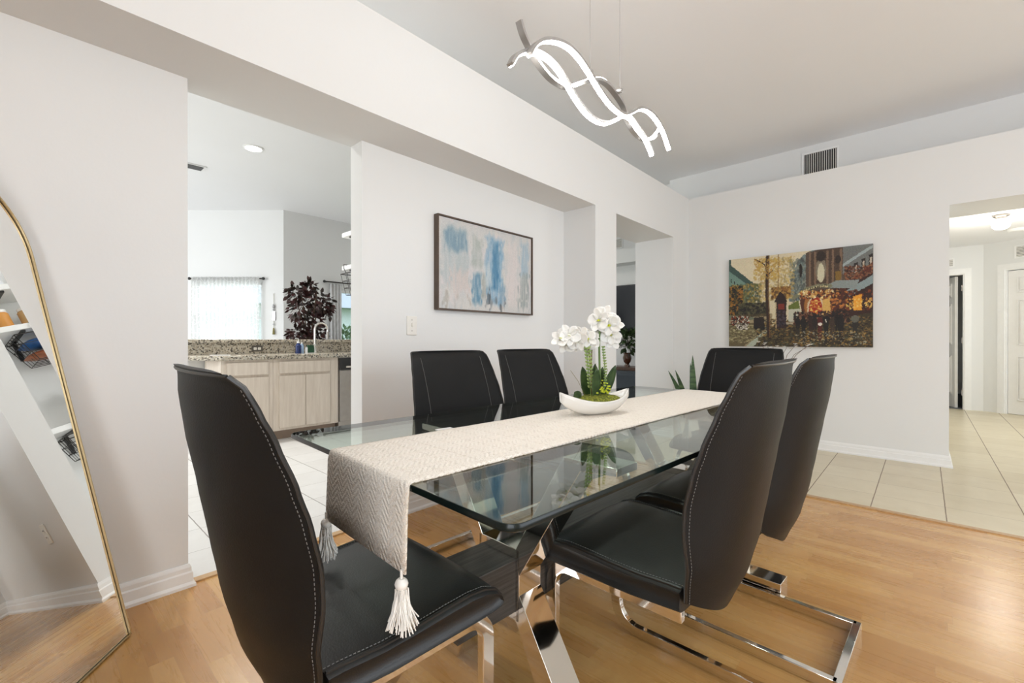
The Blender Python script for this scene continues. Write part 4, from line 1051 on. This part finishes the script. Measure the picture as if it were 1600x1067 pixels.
def sheer_mat(name, c, al):
    t = NT(name); v = t.obj(); x, y, z = t.sep(v); vo = t.n('ShaderNodeTexVoronoi'); vo.feature = 'DISTANCE_TO_EDGE'; t.put(vo.inputs['Vector'], v); vo.inputs['Scale'].default_value = 11
    ln = t.math('LESS_THAN', vo.outputs['Distance'], .06)
    t.set(color=c, rough=.9, spec=.1)
    tl = t.n('ShaderNodeBsdfTranslucent'); tl.inputs[0].default_value = (.9, .9, .9, 1); tp = t.n('ShaderNodeBsdfTransparent')
    m1 = t.n('ShaderNodeMixShader'); m1.inputs[0].default_value = .6; t.t.links.new(t.b.outputs[0], m1.inputs[1]); t.t.links.new(tl.outputs[0], m1.inputs[2])
    m2 = t.n('ShaderNodeMixShader'); t.put(m2.inputs[0], t.math('ADD', t.math('MULTIPLY', ln, .15), al)); t.t.links.new(tp.outputs[0], m2.inputs[1]); t.t.links.new(m1.outputs[0], m2.inputs[2])
    t.t.links.new(m2.outputs[0], t.out.inputs[0]); return t.m
sheer = sheer_mat('sheer_fabric', (.86, .86, .85), .50)
def curtain(name, label, x0, x1, z0, z1, amp, waves, mat, m, y=.05):
    rows = []
    for j in range(12):
        z = z0+(z1-z0)*j/11; rows.append([(x0+(x1-x0)*i/120, y+amp*math.sin(i/120*waves*6.283+.4*math.sin(j*.5))*(.6+.4*(1-j/11)), z) for i in range(121)])
    o = MB().rings(rows, False, False).build(name, mat, smooth=80); place(o, m)
    sm = o.modifiers.new('thick', 'SOLIDIFY'); sm.thickness = .001
    return tag(o, label, 'curtain')
curtain('sheer_curtain', 'white sheer curtain with a lattice pattern over the nook window, left panel', .84, 1.385, .25, 2.03, .018, 9, sheer, dg, .086)
curtain('sheer_curtain', 'white sheer curtain with a lattice pattern over the nook window, right panel', .335, .86, .25, 2.03, .018, 9, sheer, dg, .084)
def rod(label, x0, x1, z, m, fin='x'):
    t = thing('curtain_rod', label, 'curtain rod'); 
    MB().tube([(x0, .05, z), (x1, .05, z)], .011, 10).build('rod', 'blackwire', t)
    for x in (x0, x1): MB().ball((x, .05, z), .024, 12).build('finial', 'black', t)
    for x in (x0+.05, x1-.05): MB().box((x-.008, -.0, z-.008), (x+.008, .05, z+.008)).build('bracket', 'black', t, smooth=0)
    place(t, m); return t
rod('black curtain rod over the nook window', .29, 1.44, 2.01, dg)
# hanging ornament on the nook wall
og = thing('wall_ornament', 'slim hanging ornament with beads and tassel on the wall left of the plant', 'ornament'); 
MB().tube([(.145, .014, 1.78), (.145, .014, 1.16)], .003, 6, up=(0, 1, 0)).build('cord', 'stem', og)
m_ = MB()
for z, r in ((1.60, .016), (1.57, .02), (1.53, .016), (1.30, .014)): m_.ball((.145, .022, z), r, 10)
m_.box((.122, .004, 1.36), (.168, .018, 1.50)); m_.build('beads', plain('silver_bead', (.45, .45, .46), .3, .5), og)
MB().lathe([(0, 1.25), (.010, 1.24), (.020, 1.14), (0, 1.14)], (.145, .022, 0), 10).build('tassel', 'stem', og); place(og, dg)

# ------------------------------------------------------------------ second window right of the plant (wall along x)
w2m = Matrix.Translation((0, CY, 0)) @ Matrix.Scale(1, 4)
mb = MB(); a, c_ = 3.62, 5.3
mb.box((a, .03, .15), (a+.06, .10, 1.93)).box((c_-.06, .03, .15), (c_, .10, 1.93)).box((a, .03, 1.87), (c_, .10, 1.93)).box((a, .03, .15), (c_, .10, .21)).box((4.42, .03, .2), (4.50, .10, 1.9))
w2 = struct('window_2', mb, 'white', smooth=0); w2.matrix_world = w2m
MB().box((a+.06, .06, .21), (c_-.06, .066, 1.87)).build('pane', 'pane', w2, smooth=0)
wallx = Matrix.Translation((0, CY, 0)) @ Matrix.Rotation(R(180), 4, 'Z')
curtain('grey_curtain', 'pale grey gathered curtain left of the bright window behind the faucet', -3.66, -3.44, .05, 2.0, .022, 4, plain('grey_curtain_cloth', (.60, .60, .60), .9), wallx)
rod('dark curtain rod above the bright window behind the plant', -5.4, -3.36, 2.03, wallx)
# outside: lawn, hedge, neighbour's roof
og_ = struct('ground_outside', MB().box((-14, CY+T, -.12), (30, 40, -.06)), leafmat('lawn', (.10, .20, .06), (.20, .32, .10), .9, 3), smooth=0)
random.seed(8)
def leaf_cloud(name, mat, parent, blobs, n, size, seed=1, droop=0.):
    rnd = random.Random(seed); m_ = MB()
    for i in range(n):
        c, r = blobs[rnd.randrange(len(blobs))]
        d = Vector((rnd.gauss(0, 1), rnd.gauss(0, 1), rnd.gauss(0, 1))).normalized()*r*(rnd.random()**.35)
        p = Vector(c)+d; out = (d.normalized()+Vector((rnd.uniform(-.6, .6), rnd.uniform(-.6, .6), rnd.uniform(-.7, .4)-droop))).normalized()
        L = size*rnd.uniform(.7, 1.2); sd = out.cross(Vector((rnd.gauss(0, 1), rnd.gauss(0, 1), 1))).normalized()*L*.27
        m_.add([p, p+out*L*.35+sd, p+out*L*.7+sd*.7, p+out*L, p+out*L*.7-sd*.7, p+out*L*.35-sd, ], [(0, 1, 5), (1, 2, 4, 5), (2, 3, 4)])
    return m_.build(name, mat, parent, smooth=0)
hd = thing('garden_hedge', 'green garden hedge outside the bright window', 'hedge', (7.0, 11.5, 0))
leaf_cloud('hedge_foliage', 'greenleaf2', hd, [((x*.8-2, 0, .55), .62) for x in range(8)]+[((x*.8-2, .1, 1.0), .45) for x in range(8)], 5000, .16, 4)
MB().box((-2.6, -.1, 0), (4.2, .1, .8)).build('hedge_stems', 'bark', hd, smooth=0)
hs = thing('neighbour_house', "white house with grey roof beyond the garden", 'house', (9, 17, 0))
MB().box((-6, 0, -.1), (8, 6, 2.3)).build('house_wall', plain('stucco', (.72, .72, .70), .8), hs, smooth=0)
MB().prism([(-.7, 2.3), (6.7, 2.3), (3, 4.0)], -6.5, 8.5, 'x').build('roof', plain('grey_roof', (.34, .35, .37), .8), hs, smooth=0)

# ------------------------------------------------------------------ plants
rp = thing('ficus_tree', 'tall potted artificial tree with dark red leaves behind the peninsula', 'plant', (2.80, 6.62, 0))
MB().lathe([(0, 0), (.14, 0), (.18, .30), (.165, .30), (.15, .27), (0, .27)], n=20).build('pot', 'pot', rp)
tk = MB()
for a in range(5):
    an = a*1.26; tk.tube([(.03*math.cos(an), .03*math.sin(an), .25), (.02*math.cos(an+1), .02*math.sin(an+1), .8), (.07*math.cos(an), .07*math.sin(an), 1.25), (.18*math.cos(an), .16*math.sin(an), 1.62+.04*a)], .012, 6, up=(1, 0, 0), scale=[1, .9, .7, .4])
tk.build('trunk', 'bark', rp)
leaf_cloud('foliage', 'redleaf', rp, [((-.02, 0, 1.62), .22), ((-.18, 0, 1.72), .13), ((.18, 0, 1.60), .17), ((.25, 0, 1.52), .12), ((-.15, 0, 1.48), .14), ((.02, 0, 1.32), .17), ((.12, .0, 1.16), .15), ((-.16, 0, 1.14), .12), ((-.05, 0, 1.0), .14), ((.02, 0, 1.82), .09)], 1000, .088, 3, .45)
sn = thing('snake_plant', 'snake plant with upright pointed leaves in a pot, in the corner behind the far chair', 'plant', (4.55, 1.70, 0))
MB().lathe([(0, 0), (.12, 0), (.15, .28), (.135, .28), (.12, .25), (0, .25)], n=24).build('pot', 'ceramic', sn)
rnd = random.Random(6)
for k, (dx, dy, lx, ly, h) in enumerate([(-.02, 0, -.03, 0, .66), (.02, .02, .00, .03, .58), (-.06, .03, -.22, .05, .52), (.06, -.02, .14, -.08, .60), (.03, -.04, .07, -.14, .48), (-.02, .06, -.10, .16, .50), (-.04, -.03, -.09, -.08, .40)]):
    m_ = MB(); rows = []
    for i in range(13):
        t_ = i/12; w = .048*(1-t_)**.55*(.75+.9*t_*(1-t_)) if t_ < 1 else .0008; c = Vector((dx+lx*t_**1.6, dy+ly*t_**1.6, .24+h*t_))
        sd = Vector((math.cos(1.95+.5*math.sin(k*2.)), math.sin(1.95+.5*math.sin(k*2.)), 0)); nn = Vector((-sd.y, sd.x, 0)); rows.append([c-sd*w+nn*w*.3, c-sd*w*.5, c, c+sd*w*.5, c+sd*w+nn*w*.3])
    m_.rings(rows, False, False); solid(m_.build('leaf', 'snake', sn), .002)
tv_ = thing('twig_arrangement', 'thin branches with small white flowers behind the far chairs, under the street painting', 'plant', (4.62, .95, 0))
MB().lathe([(0, 0), (.07, 0), (.10, .25), (.085, .5), (.05, .70), (.055, .74), (.045, .74), (0, .70)], n=24).build('tall_vase', 'ceramic', tv_)
rnd = random.Random(4)
for k in range(7):
    an = k*.9; q = [Vector((0, 0, .70)), Vector((.03*math.cos(an), .05*math.sin(an), .82)), Vector((.05*math.cos(an), .12*math.sin(an), .92)), Vector((.06*math.cos(an), .20*math.sin(an)-.03, .985+.02*(k % 3)))]
    tw = MB().tube(q, .003, 5, up=(1, 0, 0), scale=[1, .9, .7, .4]).build('twig', 'bark', tv_)
    for j in range(3):
        c = q[3]+Vector((rnd.uniform(-.02, .02), rnd.uniform(-.04, .04), rnd.uniform(-.03, .01))); fl = MB()
        for z in range(5): petal(fl, c, (math.cos(z*1.257), math.sin(z*1.257), .4), (0, 0, 1), .022, .008, .1, 3)
        fl.build('small_flower', 'petal', tw, smooth=60)

# ------------------------------------------------------------------ lounge seen through the doorway
tv = thing('television', 'large dark flat television on the lounge wall seen through the doorway', 'television', (7.25, 3.55, 0))
MB().box((-.05, -.75, 1.14), (-.005, .75, 2.03)).build('tv_body', 'black', tv, bevel=.004)
scr = plain('tv_screen', (.012, .014, .018), .12, var=.01); MB().box((-.053, -.735, 1.155), (-.0505, .735, 2.015)).build('screen', scr, tv, smooth=0)
cab = thing('console_table', 'dark brown console under the television with open shelves', 'console', (7.0, 3.55, 0))
brownw = plain('brown_wood', (.10, .050, .028), .4, var=.3)
MB().box((-.22, -.85, .55), (.22, .85, .60)).box((-.20, -.85, 0), (.20, -.80, .55)).box((-.20, .80, 0), (.20, .85, .55)).box((-.20, -.02, .0), (.20, .02, .55)).box((-.20, -.80, .12), (.20, .80, .15)).box((.17, -.80, 0), (.20, .80, .55)).build('console_frame', brownw, cab, smooth=0)
MB().box((-.21, -.78, .16), (-.19, -.03, .54)).build('door', brownw, cab, smooth=0)
va = thing('flower_vase', 'amber brown glass vase with white flowers and dark leaves on the lounge console', 'vase', (6.93, 3.72, .60))
MB().lathe([(0, 0), (.055, 0), (.05, .02), (.03, .05), (.06, .09), (.075, .15), (.06, .21), (.07, .24), (0, .24)], n=20).build('vase_body', plain('amber_glass', (.09, .03, .012), .08, coat=1.), va)
leaf_cloud('leaves', M['leaf'], va, [((0, 0, .42), .18), ((0, -.1, .50), .14), ((0, .1, .50), .14)], 260, .10, 5)
leaf_cloud('white_blooms', M['petal'], va, [((-.06, .08, .40), .07), ((-.06, -.06, .38), .07), ((-.05, 0, .48), .06)], 160, .05, 6)
so = thing('sofa', 'dark blue grey sofa back in the lounge seen through the doorway', 'sofa', (5.85, 3.55, 0), R(-4))
sf = plain('blue_grey_fabric', (.045, .055, .065), .9, bump=.3)
MB().box((0, -.9, .0), (.22, .9, .60)).build('sofa_back', sf, so, bevel=.05, seg=3); MB().box((.2, -.9, .0), (.72, .9, .40)).build('sofa_seat', sf, so, bevel=.05, seg=3)
jj = jar('candle_jar', 'small white candle jar on the lounge console beside the amber vase', (6.9, 4.02, .60), .035, .09, M['white'], M['black'])
vent('lounge_vent', 'dark vent high on the lounge wall above the television', (7.25, 4.12, 2.80), R(-90), .25, .16, 7, False)

# ------------------------------------------------------------------ hall doors, casings, light
def panel_door(parent, w, h, m=None):
    """six-panel leaf in local x (width), y thickness, z up"""
    def P(mb): 
        if m is not None: mb.v = [tuple(m @ Vector(p)) for p in mb.v]
        return mb
    lf = P(MB().box((0, 0, .005), (w, .036, h))).build('door_leaf', 'door', parent, smooth=0)
    st = w*.13; pw = (w-3*st)/2
    for z0, z1 in ((.20, .82), (.98, 1.62), (1.72, 1.94)):
        for k in (0, 1):
            x = st+k*(pw+st); mb = MB()
            for y, s_ in ((-.0005, -1), (.0365, 1)):
                o_, i2 = .0, .022
                mb.box((x, min(y, y+s_*.013), z0), (x+pw, max(y, y+s_*.013), z0+.012)).box((x, min(y, y+s_*.013), z1-.012), (x+pw, max(y, y+s_*.013), z1))
                mb.box((x, min(y, y+s_*.013), z0), (x+.012, max(y, y+s_*.013), z1)).box((x+pw-.012, min(y, y+s_*.013), z0), (x+pw, max(y, y+s_*.013), z1))
                mb.box((x+.035, min(y, y+s_*.018), z0+.035), (x+pw-.035, max(y, y+s_*.018), z1-.035))
            P(mb).build('door_panel', 'door', lf, bevel=.002)
    return lf
d1 = MB(); W_ = .075
d1.box((HA-.018, .36, 0), (HA, .36+W_, 2.06+W_)).box((HA-.018, -.44-W_, 0), (HA, -.44, 2.06+W_)).box((HA-.018, -.44, 2.06), (HA, .36, 2.06+W_))
d1.box((HA, -.44, 0), (HA+.11, -.425, 2.06)).box((HA, .345, 0), (HA+.11, .36, 2.06)).box((HA, -.425, 2.045), (HA+.11, .345, 2.06))
door1 = struct('door_1', d1, 'trim', smooth=0)
om = Matrix.Translation((HA+.115, -.375, 0)) @ Matrix.Rotation(R(17), 4, 'Z')
lf = panel_door(door1, .76, 2.03, om)
for z in (.25, 1.05, 1.85): MB().cbox((HA+.112, -.421, z), (.012, .012, .09)).build('hinge', 'steel', door1)
kb = MB().ball((.70, -.045, .95), .028, 12).tube([(.70, 0, .95), (.70, -.04, .95)], .012, 8); kb.v = [tuple(om @ Vector(p)) for p in kb.v]; kb.build('door_knob', 'steel', door1)
d2 = MB(); cy = -.018
d2.box((.165, cy, 0), (.24, 0, 2.06+W_)).box((1.06, cy, 0), (1.135, 0, 2.06+W_)).box((.24, cy, 2.06), (1.06, 0, 2.06+W_)).box((.24, 0, 0), (.255, .10, 2.06)).box((1.045, 0, 0), (1.06, .10, 2.06)).box((.255, 0, 2.045), (1.045, .10, 2.06))
door2 = struct('door_2', d2, 'trim', smooth=0); door2.matrix_world = hb
panel_door(door2, .782, 2.035, Matrix.Translation((.259, .03, .0)))
gl = thing('ceiling_light', 'small white glass globe ceiling light glowing in the hall', 'ceiling light', (7.5, -.634, 2.47))
MB().lathe([(0, -.001), (.068, -.001), (.068, -.015), (.045, -.03), (.045, -.045), (0, -.045)], n=28).build('light_base', 'steel', gl)
MB().lathe([(0, -.045), (.045, -.045), (.070, -.068), (.079, -.10), (.072, -.135), (.045, -.16), (0, -.17)], n=28).build('glass_globe', 'globe', gl)
pl = bpy.data.lights.new('hall_bulb', 'POINT'); pl.energy = 22; pl.color = (1, .94, .82); pl.shadow_soft_size = .12
po = bpy.data.objects.new('hall_bulb', pl); COL.objects.link(po); po.location = (7.5, -.634, 2.10)
sd = thing('smoke_detector', 'round white smoke detector on the hall ceiling beyond the globe light', 'smoke detector', (8.55, -.86, 2.47))
MB().lathe([(0, -.001), (.085, -.001), (.085, -.02), (.07, -.035), (0, -.038)], n=28).build('detector_body', 'white', sd)
